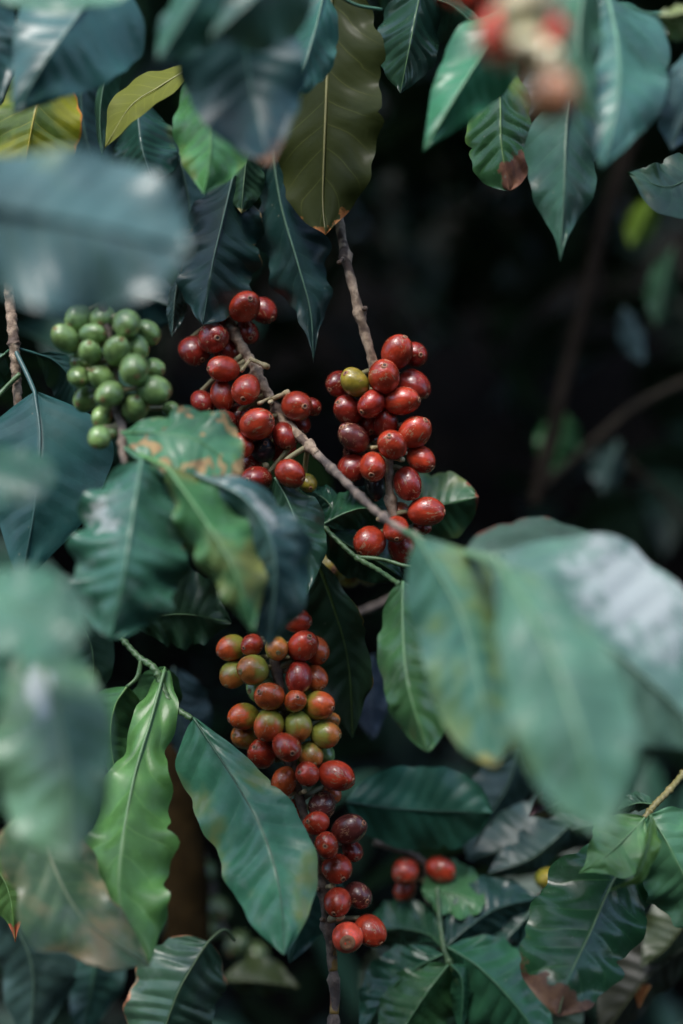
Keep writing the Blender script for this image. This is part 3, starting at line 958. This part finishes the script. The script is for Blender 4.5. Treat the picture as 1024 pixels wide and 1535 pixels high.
leaf('', [(482, 790, .5), (524, 818, 1), (560, 838, 1.5), (606, 868, 1.5)], 44, 40, 1.2, 1.4, 'std', .2, 3, .05, 1.2, mat=dict(SH, col=(.016, .05, .03)), rib=(.07, .16, .07), parent=M2)
leaf('', [(604, 872, -5), (604, 940, -6), (612, 1030, -7.4), (642, 1128, -8)], 38, 62, 1.6, 1.0, 'blunt', .3, 3, .06, 1.3, mat=dict(col=(.045, .125, .055), film=.45, rough=.28, yel=.15), parent=M2)

R = thing('leafy_twig', "twig at the lower right with pale young leaves over a large brown-tipped glossy leaf", 'twig', P(985, 1200, -1), LG)
stem(R, [(1050, 1130, 2), (1020, 1165, 1), (1000, 1188, 0), (984, 1204, -.6), (966, 1226, -1)], [9, 9, 9, 10, 8], plain_mat("twig_tan", (.17, .16, .05), (.24, .20, .08), 120, .5, .3), (.3, .55, .9), 1.5, seed=8)
leaf('', [(958, 1262, -.6), (920, 1320, -2.2), (884, 1400, -4), (852, 1468, -5.6), (836, 1524, -6.2)], 88, 82, .9, 1.0, 'blunt', .25, 4, .045, 1.25,
     mat=dict(col=(.026, .095, .040), bcol=(.085, .040, .018), film=.2, rough=.23, yel=.2, ycol=(.11, .15, .04), tip=.15, vein=.5, tipside=-.05), rib=(.12, .2, .08), parent=R, notch=((.62, 1, .20, .035), (.05, -1, .5, .03), (.22, -1, .12, .03)), nv=8,
     petiole=[(970, 1226, -.8)], plabel="glossy leaf with a scorched brown tip")
YG = dict(col=(.15, .29, .095), film=.06, rough=.34, vein=.25)
leaf('', [(966, 1226, -3), (938, 1256, -3.8), (908, 1284, -4.4), (868, 1309, -4.6)], 42, 40, .8, -1.0, 'drip', .2, 3, .06, .8, mat=YG, rib=(.18, .32, .13), parent=R, nv=6, plabel="pale young leaf with a pointed tip")
leaf('', [(976, 1222, -5), (971, 1266, -6.4), (954, 1312, -7), (910, 1337, -7)], 16, 26, -1.2, .9, 'drip', .15, 3, .04, .5, mat=dict(YG, col=(.12, .25, .05)), rib=(.18, .32, .13), parent=R, nv=6, plabel="narrow pale young leaf folded along its midrib")
leaf('', [(974, 1222, -2.4), (996, 1256, -3), (1024, 1310, -3.4), (1068, 1400, -3.4)], 62, 66, 1.0, 1.0, 'strap', .35, 4, .08, .9, mat=dict(col=(.060, .165, .065), film=.15, rough=.38, vein=.25), rib=(.15, .29, .13), parent=R)
leaf('', [(982, 1206, 0), (956, 1204, .6), (925, 1214, 1)], 14, 18, .6, .8, 'std', .1, 3, .05, .6, mat=dict(col=(.03, .08, .04)), parent=R)

Q = thing('leafy_twig', "forked twig at bottom centre spreading several blurred dark green pleated leaves", 'twig', P(665, 1430, 5), LG)
stem(Q, [(655, 1330, 7), (660, 1385, 6), (668, 1430, 5), (690, 1480, 4.5), (695, 1580, 4)], [7, 8, 9, 8, 8], TWIG, (.45,), 1.5, seed=4)
PL = dict(col=(.026, .098, .052), film=.25, rough=.26, vein=.25)
leaf('', [(672, 1446, 4.6), (640, 1488, 4), (606, 1540, 3.4), (570, 1600, 3)], 46, 66, 1.4, 1.6, 'std', .2, 4, .05, 1.4, mat=dict(PL, col=(.035, .11, .05), film=.1), parent=Q)
leaf('', [(672, 1420, 5), (720, 1452, 4.4), (775, 1510, 3.6), (835, 1590, 3)], 72, 54, 1.2, 2.2, 'std', .25, 4, .05, 2.2, mat=dict(PL, rough=.22), parent=Q)
leaf('', [(664, 1430, 5), (622, 1452, 5), (580, 1490, 5), (540, 1560, 5)], 40, 36, 1.2, 1.8, 'std', .3, 4, .05, 1.8, mat=dict(PL, film=.5, rough=.24), parent=Q)
leaf('', [(676, 1446, 4.2), (690, 1462, 4), (694, 1490, 3.8), (690, 1550, 3.6)], 16, 18, 1.2, 1.2, 'std', .2, 3, .04, .6, mat=PL, parent=Q)
leaf('', [(668, 1420, 5.5), (700, 1392, 6), (745, 1362, 7), (812, 1345, 8)], 52, 42, 1.4, 1.6, 'std', .2, 4, .05, 1.2, mat=dict(PL, col=(.016, .050, .042), film=.12), parent=Q)
leaf('', [(664, 1420, 5.5), (640, 1400, 7), (596, 1392, 8.4), (535, 1402, 9.4)], 38, 34, 1.4, 1.6, 'std', .3, 4, .07, 1.2, mat=dict(PL, col=(.022, .075, .035), film=.12), parent=Q)
leaf('', [(795, 1368, 8), (774, 1392, 7.5), (745, 1420, 7), (690, 1452, 6.6)], 36, 40, 1.4, 1.6, 'std', .3, 4, .05, 1.8, mat=dict(PL, col=(.025, .065, .055), film=.4, rough=.22), parent=Q, petiole=[(812, 1352, 8)])
leaf('', [(790, 1370, 8), (796, 1412, 7.5), (792, 1450, 7), (780, 1500, 7)], 26, 30, 1.4, 1.6, 'std', .3, 4, .05, 1.6, mat=dict(PL, col=(.020, .058, .046), film=.25, rough=.22), parent=Q, petiole=[(812, 1352, 8)])

K = thing('leafy_twig', "tan upright twig at the left edge with bright petioles and a broad blue-green leaf", 'twig', P(20, 520, 0), LG)
stem(K, [(10, 380, 1), (14, 440, .6), (21, 515, 0), (26, 590, 0), (30, 640, 0)], [15, 15, 16, 14, 12], BARK, (.52, .9), 1.35, seed=6)
stem(K, [(-20, 610, -1), (5, 585, -.6), (30, 560, -.4)], [9, 8, 7], TWIG, (), 1.2, seed=6, n=14)
leaf('', [(52, 588, -1.5), (60, 660, -2.5), (52, 760, -3.4), (30, 880, -3.6)], 102, 102, 1.6, 1.6, 'early', .12, 3, .02, .35, mat=dict(col=(.014, .066, .056), film=.12, rough=.42, vein=.12, spots=.0), rib=(.03, .085, .075), parent=K,
     petiole=[(20, 520, 0), (40, 560, -.8)])
leaf('', [(54, 530, .6), (80, 540, 1), (104, 566, 1.4), (122, 622, 1.8)], 40, 20, 1.6, .6, 'std', .1, 3, .03, .4, mat=dict(col=(.012, .045, .035), film=.05), rib=(.03, .10, .08), parent=K, petiole=[(20, 520, 0)])
leaf('', [(8, 530, .3), (-10, 545, 0), (-60, 600, 0)], 26, 26, 1, 1, 'std', .1, 3, .03, .4, mat=dict(col=(.02, .07, .04)), parent=K, petiole=[(20, 520, 0)])

# ================================================================== SINGLE LEAVES whose twigs lie outside the picture
TL, TR, LL, BL = 'single leaves along the top left', 'single leaves along the top right', 'blurred leaves down the left side', 'single leaves in the lower half'
SL = dict(col=(.024, .078, .072), film=.35, rough=.36, vein=.12)
# left side, near the lens
leaf("huge oval pale blue-green leaf, very blurred, pointing right above the green cherries", [(-170, 290, -27), (-40, 308, -26), (120, 338, -25), (284, 374, -24)], 138, 138, -.8, 2.6, 'round', .35, 3, .02, 1.6, mat=dict(SL, col=(.055, .115, .11), film=.5, rough=.28, yel=.12, ycol=(.14, .20, .06)), rib=(.015, .055, .045), group=LL, ribw=3.0)
leaf("small pale green blur at the left edge over the broad blue-green leaf", [(-90, 700, -20), (-20, 712, -20), (84, 722, -20)], 46, 48, -1, 1.6, 'blunt', .2, 3, .03, .4, mat=dict(PALE, col=(.035, .105, .06), film=.2), group=LL)
leaf("pale blurred leaf at the left edge just below the broad blue-green leaf", [(-60, 880, -22), (20, 908, -23), (80, 930, -24), (134, 938, -24)], 62, 58, -1.4, 1.6, 'blunt', .3, 3, .05, .6, mat=dict(PALE, col=(.060, .15, .09), film=.4), group=LL)
leaf("largest blurred grey-green leaf hanging at the lower left edge", [(20, 890, -15), (66, 1010, -18.5), (98, 1130, -21), (104, 1290, -22)], 128, 62, 1.0, 1.4, 'blunt', .4, 3, .04, 1.0, mat=dict(PALE, col=(.070, .145, .075), film=.7, yel=.15, ycol=(.15, .20, .08), rough=.34, painted_glare=(.36, -.1, .09)), group=LL)
leaf("leaf hanging on the far left edge with only its right side in the picture", [(-80, 900, -18), (-50, 1010, -19), (-20, 1120, -19), (0, 1230, -18)], 70, 72, 1.8, 1.6, 'std', .4, 3, .04, 1.0, mat=dict(PALE, col=(.06, .15, .095), film=.4), group=LL)
leaf("tan-edged folded leaf with a long pale tip hanging behind the bright green one", [(40, 1170, -6), (66, 1260, -8), (120, 1370, -9), (226, 1450, -9)], 62, 44, -1.6, 1.8, 'std', .35, 3, .07, .6, mat=dict(col=(.050, .095, .042), film=.4, rough=.42, yel=.45, ycol=(.19, .15, .08), edge=.03, bcol=(.22, .13, .08)), rib=(.16, .2, .12), group=LL)
leaf("small bright green leaf at the left edge ending in a brown drip tip", [(-46, 1262, 0), (-10, 1296, 0), (14, 1340, 0), (23, 1412, 0)], 52, 58, 1, 1, 'drip', .2, 3, .05, .8, mat=dict(col=(.045, .13, .035), film=.1, tip=.12, bcol=(.20, .07, .02), yel=.15), rib=(.13, .25, .09), group=LL)
leaf("dull green leaf with fine veins showing between the blurred left leaves and the forked twig", [(96, 910, 1), (130, 950, 1), (140, 1000, 1), (126, 1070, 1)], 50, 26, 1.4, 1.6, 'std', .2, 3, .04, .8, mat=dict(col=(.035, .085, .045), film=.2, vein=.4), group=LL)
leaf("dark green veined leaf hanging behind the bright green lower left leaf", [(140, 1080, 2), (150, 1140, 2), (140, 1200, 2), (120, 1260, 2)], 50, 46, 1.4, 1.6, 'std', .2, 3, .04, .8, mat=dict(col=(.02, .065, .03), film=.1, vein=.4), group=LL)

# top left
leaf("large slate-blue leaf pointing down in the top left corner", [(170, -50, -9), (120, 20, -10.5), (70, 90, -11.6), (20, 172, -12)], 100, 92, 1.0, 1.8, 'early', .15, 3, .02, .4, mat=dict(SL, rough=.32), group=TL)
leaf("second slate-blue leaf at the very corner behind the large one", [(-60, -40, -8), (-40, 40, -8), (-16, 100, -8), (0, 160, -8)], 50, 60, 1.2, 1.2, 'early', .15, 3, .02, .4, mat=dict(SL, film=.5), group=TL)
leaf("pale green blurred leaf edge lying along the top left border", [(-30, -28, -15), (60, -14, -15.6), (130, -14, -16), (210, -26, -16)], 44, 44, -1, 2.0, 'blunt', .2, 3, .04, .5, mat=dict(PALE, col=(.06, .14, .09), film=.4), group=TL)
leaf("yellow leaf with an orange edge behind the top left slate-blue leaf", [(70, 90, 1), (60, 140, .5), (48, 190, 0), (30, 290, 0)], 70, 64, 1.4, 1.4, 'blunt', .2, 3, .03, .8, mat=dict(col=(.11, .15, .02), film=0, yel=.6, ycol=(.22, .20, .010), vein=.5, vcol=(.35, .30, .03), edge=.07, bcol=(.25, .07, .01), trans=.25), rib=(.34, .28, .03), group=TL)
leaf("narrow dark green leaf tip hanging between the yellow and the olive leaf", [(168, 40, 2), (158, 110, 1.8), (150, 170, 1.6), (153, 236, 1.6)], 14, 18, 1.0, 1.2, 'std', .1, 3, .03, .4, mat=dict(col=(.022, .065, .035), film=.1), group=TL)
leaf("olive yellow-green leaf pointing down to the left near the top left", [(292, 98, -1.5), (240, 130, -2), (196, 160, -2.4), (157, 222, -2.6)], 44, 34, 1.4, -1.4, 'std', .15, 3, .03, .6, mat=dict(col=(.085, .105, .012), film=.05, rough=.5, vein=.15, trans=.2), rib=(.20, .20, .05), under=True, group=TL)
leaf("small glossy dark leaf below the olive yellow-green one", [(206, 150, 2), (208, 186, 1.6), (214, 226, 1.2), (228, 270, 1)], 50, 48, 1.8, 1.8, 'blunt', .2, 3, .04, 1.4, mat=dict(col=(.014, .048, .030), film=.12, rough=.22, yel=.12), rib=(.08, .14, .11), group=TL)
leaf("bright green leaf with a white sheen and a reddish right edge under the blue leaf", [(300, 86, -5.5), (310, 150, -6.5), (316, 220, -7), (306, 292, -7)], 60, 62, 1.8, 1.8, 'std', .2, 3, .04, .8, mat=dict(col=(.05, .16, .05), film=.45, rough=.26, yel=.15, tip=.0, edge=.0), group=TL)
leaf("large slate-blue leaf with a brown tip hanging at the top centre left", [(352, -60, -15), (364, 40, -15), (378, 140, -15), (406, 250, -15.8)], 104, 86, .8, .5, 'std', .2, 3, .03, .4, mat=dict(SL, col=(.014, .060, .060), film=.10, rough=.42, tip=.05, bcol=(.22, .11, .07)), group=TL)
leaf("teal blurred leaf pointing down left over the large slate-blue leaf", [(330, -60, -17), (298, -10, -18), (268, 40, -18.4), (236, 92, -18.6)], 46, 46, 1.4, 1.4, 'std', .15, 3, .03, .4, mat=dict(col=(.035, .105, .075), film=.25, rough=.36), group=TL)
leaf("blurred grey-green leaf with a pale lower edge cut by the top border", [(470, -90, -18), (420, -40, -18.5), (370, 8, -19), (312, 62, -19)], 40, 62, .6, 2.0, 'std', .2, 3, .03, .6, mat=dict(col=(.05, .11, .08), film=.5, rough=.3), group=TL)
leaf("teal leaf partly hidden behind the blue leaf at the top centre", [(488, -20, -5), (474, 40, -6), (460, 90, -6.6), (444, 150, -7)], 46, 36, 1.4, 1.4, 'std', .2, 3, .04, .6, mat=dict(col=(.025, .085, .055), film=.2, tip=.05, bcol=(.16, .15, .04)), group=TL, petiole=[(572, 14, -3), (530, 6, -4)])
leaf("big olive leaf turned over at the top centre with a curled orange tip", [(498, -30, 0), (492, 80, -.4), (487, 200, -.6), (484, 300, -.6), (488, 352, -1)], 78, 84, 1.8, -1.2, 'strap', .3, 4, .05, .9, under=True,
     mat=dict(col=(.05, .06, .022), back=(.024, .032, .005), film=.05, rough=.55, vein=.25, tip=.055, bcol=(.20, .075, .025), yel=.2, ycol=(.12, .10, .02), trans=.2), rib=(.16, .15, .05), group=TL, ribw=1.0)
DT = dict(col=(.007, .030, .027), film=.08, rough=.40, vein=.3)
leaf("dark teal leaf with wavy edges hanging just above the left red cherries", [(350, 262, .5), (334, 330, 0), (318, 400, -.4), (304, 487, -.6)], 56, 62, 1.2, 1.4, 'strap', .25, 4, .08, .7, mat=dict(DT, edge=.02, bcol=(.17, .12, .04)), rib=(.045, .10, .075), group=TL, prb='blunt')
leaf("small green leaf with a tan tip above the dark teal leaf", [(372, 212, .3), (368, 250, .2), (364, 290, 0), (362, 320, 0)], 30, 28, 1.2, 1.2, 'std', .15, 3, .03, .7, mat=dict(col=(.022, .062, .025), film=.1, tip=.08, bcol=(.14, .11, .05)), rib=(.07, .13, .06), group=TL)
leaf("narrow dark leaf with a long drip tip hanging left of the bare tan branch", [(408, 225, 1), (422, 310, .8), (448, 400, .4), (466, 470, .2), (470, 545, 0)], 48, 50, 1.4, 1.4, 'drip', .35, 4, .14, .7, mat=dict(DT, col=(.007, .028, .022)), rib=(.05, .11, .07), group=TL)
leaf("little bluish leaf tip between the green and the red cherries", [(268, 410, 1.5), (262, 450, 1.2), (258, 506, 1)], 14, 16, .8, .8, 'std', .1, 3, .05, .6, mat=dict(col=(.03, .06, .05), film=.3, rough=.25), group=TL)
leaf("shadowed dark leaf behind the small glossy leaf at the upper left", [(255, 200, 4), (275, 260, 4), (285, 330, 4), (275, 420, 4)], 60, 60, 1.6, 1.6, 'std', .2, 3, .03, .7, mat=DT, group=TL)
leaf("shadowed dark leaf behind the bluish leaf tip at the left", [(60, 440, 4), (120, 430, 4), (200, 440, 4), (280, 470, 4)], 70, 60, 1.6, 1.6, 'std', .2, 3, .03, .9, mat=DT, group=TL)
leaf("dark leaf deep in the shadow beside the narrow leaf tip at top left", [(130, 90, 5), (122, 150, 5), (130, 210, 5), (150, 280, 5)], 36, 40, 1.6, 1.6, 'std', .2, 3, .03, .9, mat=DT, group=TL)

# top right
leaf("dark glossy leaf with blue reflections right of the big olive leaf", [(640, -50, 0), (626, 10, 0), (614, 70, -.2), (600, 140, 0)], 54, 44, 2.0, 2.0, 'std', .25, 3, .05, 2.2, mat=dict(col=(.020, .055, .030), film=.12, rough=.20, yel=.1), rib=(.08, .16, .06), group=TR)
leaf("dark green leaf bending behind the upper edge of the blue-glossed leaf", [(560, -40, 1), (620, -10, 1), (680, 10, 1), (730, 60, 1)], 50, 40, 1.6, 2, 'std', .25, 3, .05, 1.2, mat=dict(DT, col=(.02, .06, .03)), group=TR)
leaf("blurred mid-green leaf pointing down left, first from the dark gap", [(770, 6, -8), (724, 80, -9), (680, 150, -9.6), (634, 228, -10)], 56, 56, 1.2, 1.8, 'early', .2, 3, .03, .5, mat=dict(col=(.025, .125, .05), film=.2, rough=.36), group=TR)
leaf("glossy quilted green leaf with a brown scorched right side at the top", [(748, 80, -2), (750, 150, -2.6), (752, 220, -3), (764, 286, -3)], 48, 52, 1.2, 1.2, 'blunt', .12, 4, .04, 2.2, mat=dict(col=(.028, .085, .032), film=.08, rough=.24, yel=.3, ycol=(.12, .20, .03), tip=.20, tipside=.17, vein=.4, bcol=(.085, .030, .016)), rib=(.11, .2, .06), group=TR, nv=7)
leaf("teal leaf with a long drip tip below the blurred pink cherries", [(862, 110, -4), (850, 190, -4.8), (846, 280, -5.4), (840, 392, -5.4)], 54, 60, 1.6, 1.6, 'drip', .25, 3, .05, .6, mat=dict(col=(.03, .085, .06), film=.25, rough=.36), rib=(.07, .14, .09), group=TR)
leaf("broad blue-green blurred leaf in the top right, right of the pink cherries", [(910, -10, -9), (926, 70, -11.4), (926, 150, -13.6), (902, 252, -15)], 80, 98, 1.2, 2.2, 'early', .25, 3, .04, .8, mat=dict(col=(.050, .14, .10), film=.4, rough=.32), group=TR)
leaf("pale blurred leaf touching the blurred pink cherries on their right", [(880, -40, -14), (868, 40, -15), (872, 110, -15.4), (898, 190, -15.4)], 48, 46, 1.2, 1.6, 'early', .2, 3, .04, .8, mat=dict(col=(.045, .125, .075), film=.4, rough=.36), group=TR)
leaf("dull green leaf pointing left from the right border over the dark gap", [(1080, 228, -1.5), (1040, 262, -2), (996, 280, -2.8), (940, 258, -3)], 44, 62, .6, -1.6, 'std', .2, 3, .04, .6, mat=dict(col=(.040, .095, .045), film=.15, rough=.45), group=TR)
leaf("bluish leaf on the right border above the dull green one", [(1046, 60, -9), (1036, 120, -9.6), (1026, 170, -10), (1006, 226, -10)], 36, 40, 1.4, 1.4, 'std', .2, 3, .04, .6, mat=dict(SL, col=(.035, .075, .07)), group=TR)
leaf("teal leaf lying along the top right border", [(1080, 50, -7), (1020, 26, -7.4), (960, 16, -7.6), (890, -10, -7.6)], 30, 40, 2.0, -1, 'std', .2, 3, .04, .6, mat=dict(col=(.03, .10, .075), film=.3), group=TR)
leaf("pale green blurred scrap of leaf in the top right corner", [(1060, 0, -12), (1020, 20, -12), (985, 24, -12)], 22, 30, 1, 1, 'std', .2, 3, .04, .6, mat=dict(PALE, col=(.12, .16, .06)), group=TR)
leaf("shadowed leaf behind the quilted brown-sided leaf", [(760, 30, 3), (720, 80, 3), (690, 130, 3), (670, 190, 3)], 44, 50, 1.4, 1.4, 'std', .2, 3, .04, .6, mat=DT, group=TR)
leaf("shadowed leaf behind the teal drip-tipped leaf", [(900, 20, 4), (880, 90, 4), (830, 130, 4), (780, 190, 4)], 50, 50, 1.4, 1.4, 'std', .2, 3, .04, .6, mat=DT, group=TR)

# middle and bottom
leaf("green leaf with a brown tip right behind the central red cherries", [(570, 772, 3), (620, 764, 2.8), (668, 756, 2.6), (718, 744, 2.4)], 54, 52, 1.2, 1.4, 'blunt', .2, 3, .05, .9, mat=dict(col=(.028, .085, .04), film=.25, tip=.06, yel=.25, ycol=(.10, .13, .02), bcol=(.10, .03, .015)), group=BL)
leaf("dark rolled leaf with a bright wavy rim right of the ripening fruit", [(474, 836, 1.8), (500, 910, 2.2), (522, 990, 2.6), (529, 1108, 2.6)], 62, 36, 1.0, -1.8, 'std', .35, 3, .10, .7, mat=dict(col=(.010, .034, .012), film=.0, rough=.5, vein=.15, edge=.025, bcol=(.12, .07, .02)), rib=(.06, .11, .025), group=BL)
leaf("smooth dark green leaf pointing right in the gap below the pale foreground leaves", [(520, 1202, 7), (590, 1212, 7), (670, 1216, 7), (738, 1218, 7)], 66, 64, .9, .5, 'blunt', .15, 3, .02, .9, mat=dict(col=(.026, .105, .070), film=.15, rough=.38, vein=.1), rib=(.02, .07, .045), group=BL)
leaf("dark teal leaf behind the lowest red cherries", [(500, 1290, 4), (474, 1340, 4), (452, 1390, 4), (434, 1444, 4)], 50, 46, 1.4, 1.6, 'std', .2, 3, .04, .8, mat=dict(col=(.022, .070, .055), film=.2), group=BL)
leaf("bluish leaf with a purple dry tip under the tallest pale foreground leaf", [(910, 1160, 5), (876, 1176, 5), (838, 1202, 5), (792, 1224, 5)], 46, 36, -1, 2.0, 'std', .3, 3, .06, 2.0, mat=dict(col=(.035, .07, .07), film=.45, rough=.22, tip=.22, bcol=(.05, .022, .03)), group=BL)
leaf("pleated grey-green leaf with a tan left edge at the bottom, hanging from a curved stalk", [(312, 1412, 3), (290, 1446, 2.4), (262, 1500, 1.8), (226, 1610, 1.4)], 72, 66, 1.6, 1.8, 'blunt', .25, 3, .05, 2.4, mat=dict(col=(.045, .10, .065), film=.45, rough=.28, edge=.05, bcol=(.25, .12, .05), vein=.15), rib=(.12, .18, .08), petiole=[(352, 1410, 4), (336, 1394, 3.6)], group=BL)
BK = dict(col=(.030, .065, .055), film=.35, rough=.4)
for lb, pts, a, b, mt in (
    ("blurred grey leaf in the bottom left corner", [(-20, 1340, 9), (30, 1400, 9), (50, 1470, 9), (40, 1580, 9)], 60, 62, BK),
    ("blurred dark green leaf right of the bottom left corner leaf", [(120, 1390, 12), (140, 1440, 12), (136, 1490, 12), (120, 1560, 12)], 44, 44, dict(BK, col=(.025, .075, .05))),
    ("blurred dim leaf in the dark left of the yellowed lower twig", [(330, 1470, 14), (390, 1472, 14), (450, 1480, 14)], 30, 26, dict(BK, col=(.03, .045, .012), film=.1)),
    ("blurred blue-grey leaf behind the smooth dark leaf's right end", [(900, 1230, 10), (830, 1250, 10), (770, 1270, 10), (700, 1290, 10)], 54, 50, BK),
    ("blurred dim teal leaf above the purple-tipped one", [(780, 1120, 11), (760, 1180, 11), (730, 1230, 11), (700, 1290, 11)], 46, 46, dict(BK, col=(.022, .05, .045))),
    ("dim blue leaf between the glossy brown-tipped leaf and the purple-tipped one", [(860, 1230, 9), (830, 1260, 9), (790, 1290, 9), (730, 1310, 9)], 34, 34, BK),
    ("dim brownish leaf behind the scorched tip at the bottom right", [(1060, 1400, 9), (1000, 1440, 9), (950, 1490, 9), (900, 1560, 9)], 60, 50, dict(BK, col=(.022, .026, .016), film=.1)),
    ("dim grey-green leaf below the bottom right scorched leaf", [(860, 1440, 7), (840, 1480, 7), (826, 1530, 7), (820, 1600, 7)], 44, 60, dict(BK, col=(.028, .05, .03), film=.1)),
    ("dim olive leaf at the right border below the wavy bright leaf", [(1070, 1330, 8), (1030, 1380, 8), (1000, 1420, 8), (960, 1450, 8)], 44, 40, dict(BK, col=(.035, .05, .022))),
    ("pale blurred leaf behind the yellowed lower twig on its right", [(560, 1420, 12), (575, 1460, 12), (590, 1500, 12), (600, 1570, 12)], 46, 46, dict(BK, col=(.06, .085, .05))),
    ("bright green and yellow blurred leaf in the dark at the upper right", [(985, 290, 40), (965, 330, 40), (945, 370, 40)], 22, 24, dict(col=(.10, .20, .02), film=0, trans=.3)),
    ("blurred green leaf in the middle of the dark right background", [(850, 620, 40), (842, 660, 40), (828, 710, 40)], 36, 34, dict(col=(.03, .09, .025), film=0)),
    ("faint blue leaf tip in the dark at the right above the diagonal twig", [(935, 460, 40), (950, 500, 40), (965, 545, 40)], 18, 20, dict(col=(.05, .085, .10), film=.4, rough=.3)),
    ("faint green leaf at the right border in the dark gap", [(1010, 370, 40), (995, 430, 40), (985, 490, 40)], 22, 22, dict(col=(.03, .08, .04), film=.2)),
    ("faint teal leaf right of the blurred background green leaf", [(930, 660, 40), (915, 700, 40), (905, 740, 40)], 30, 26, dict(col=(.03, .06, .05), film=.3)),
    ("dim blue leaf behind the dark rolled leaf", [(560, 980, 12), (556, 1040, 12), (560, 1110, 12)], 34, 30, dict(BK, col=(.025, .04, .055))),
    ("dim blue-green leaf in the gap left of the ripening fruit", [(260, 1000, 12), (270, 1080, 12), (290, 1150, 12)], 40, 44, dict(BK, col=(.012, .03, .032))),
    ("orange-brown dry leaf scrap at the bottom right border", [(975, 1478, 8), (966, 1494, 8), (958, 1512, 8)], 6, 6, dict(col=(.07, .028, .008), film=0))):
    leaf(lb, pts, a, b, 1.4, 1.6, 'std', .2, 3, .04, 1.2, mat=mt, group='dim leaves in the background', res=.7)


def trunk(label, pts, w, mat, seed):
    path = np.array([P(*q) for q in catmull(pts, 40)])
    k = PXW * path[:, 1]
    rad = np.interp(np.linspace(0, 1, 40), np.linspace(0, 1, len(w)), w) * .5 * k
    v, f = tube(path, rad, 14, True, .12, seed)
    ob = make('bare_branch', v, f, mat, None, tuple(path[-1]))
    tag(ob, label, 'branch', 'bare trunks and twigs in the background')


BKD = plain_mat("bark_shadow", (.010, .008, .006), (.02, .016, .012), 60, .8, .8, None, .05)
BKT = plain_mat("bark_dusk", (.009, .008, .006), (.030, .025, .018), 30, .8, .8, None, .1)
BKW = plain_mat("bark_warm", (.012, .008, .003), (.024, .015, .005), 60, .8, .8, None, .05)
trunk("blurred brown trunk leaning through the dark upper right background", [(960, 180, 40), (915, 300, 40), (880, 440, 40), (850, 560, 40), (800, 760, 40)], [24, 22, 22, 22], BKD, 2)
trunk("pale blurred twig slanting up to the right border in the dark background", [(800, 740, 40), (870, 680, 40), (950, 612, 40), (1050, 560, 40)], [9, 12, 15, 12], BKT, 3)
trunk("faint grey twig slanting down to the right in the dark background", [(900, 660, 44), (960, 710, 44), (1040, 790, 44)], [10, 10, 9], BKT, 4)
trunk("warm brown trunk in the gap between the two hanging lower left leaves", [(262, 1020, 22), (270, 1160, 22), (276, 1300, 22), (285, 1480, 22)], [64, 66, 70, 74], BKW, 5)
trunk("dim thin twig slanting behind the dark rolled leaf", [(620, 880, 14), (560, 910, 14), (500, 930, 14)], [11, 11, 10], BARKD, 6)
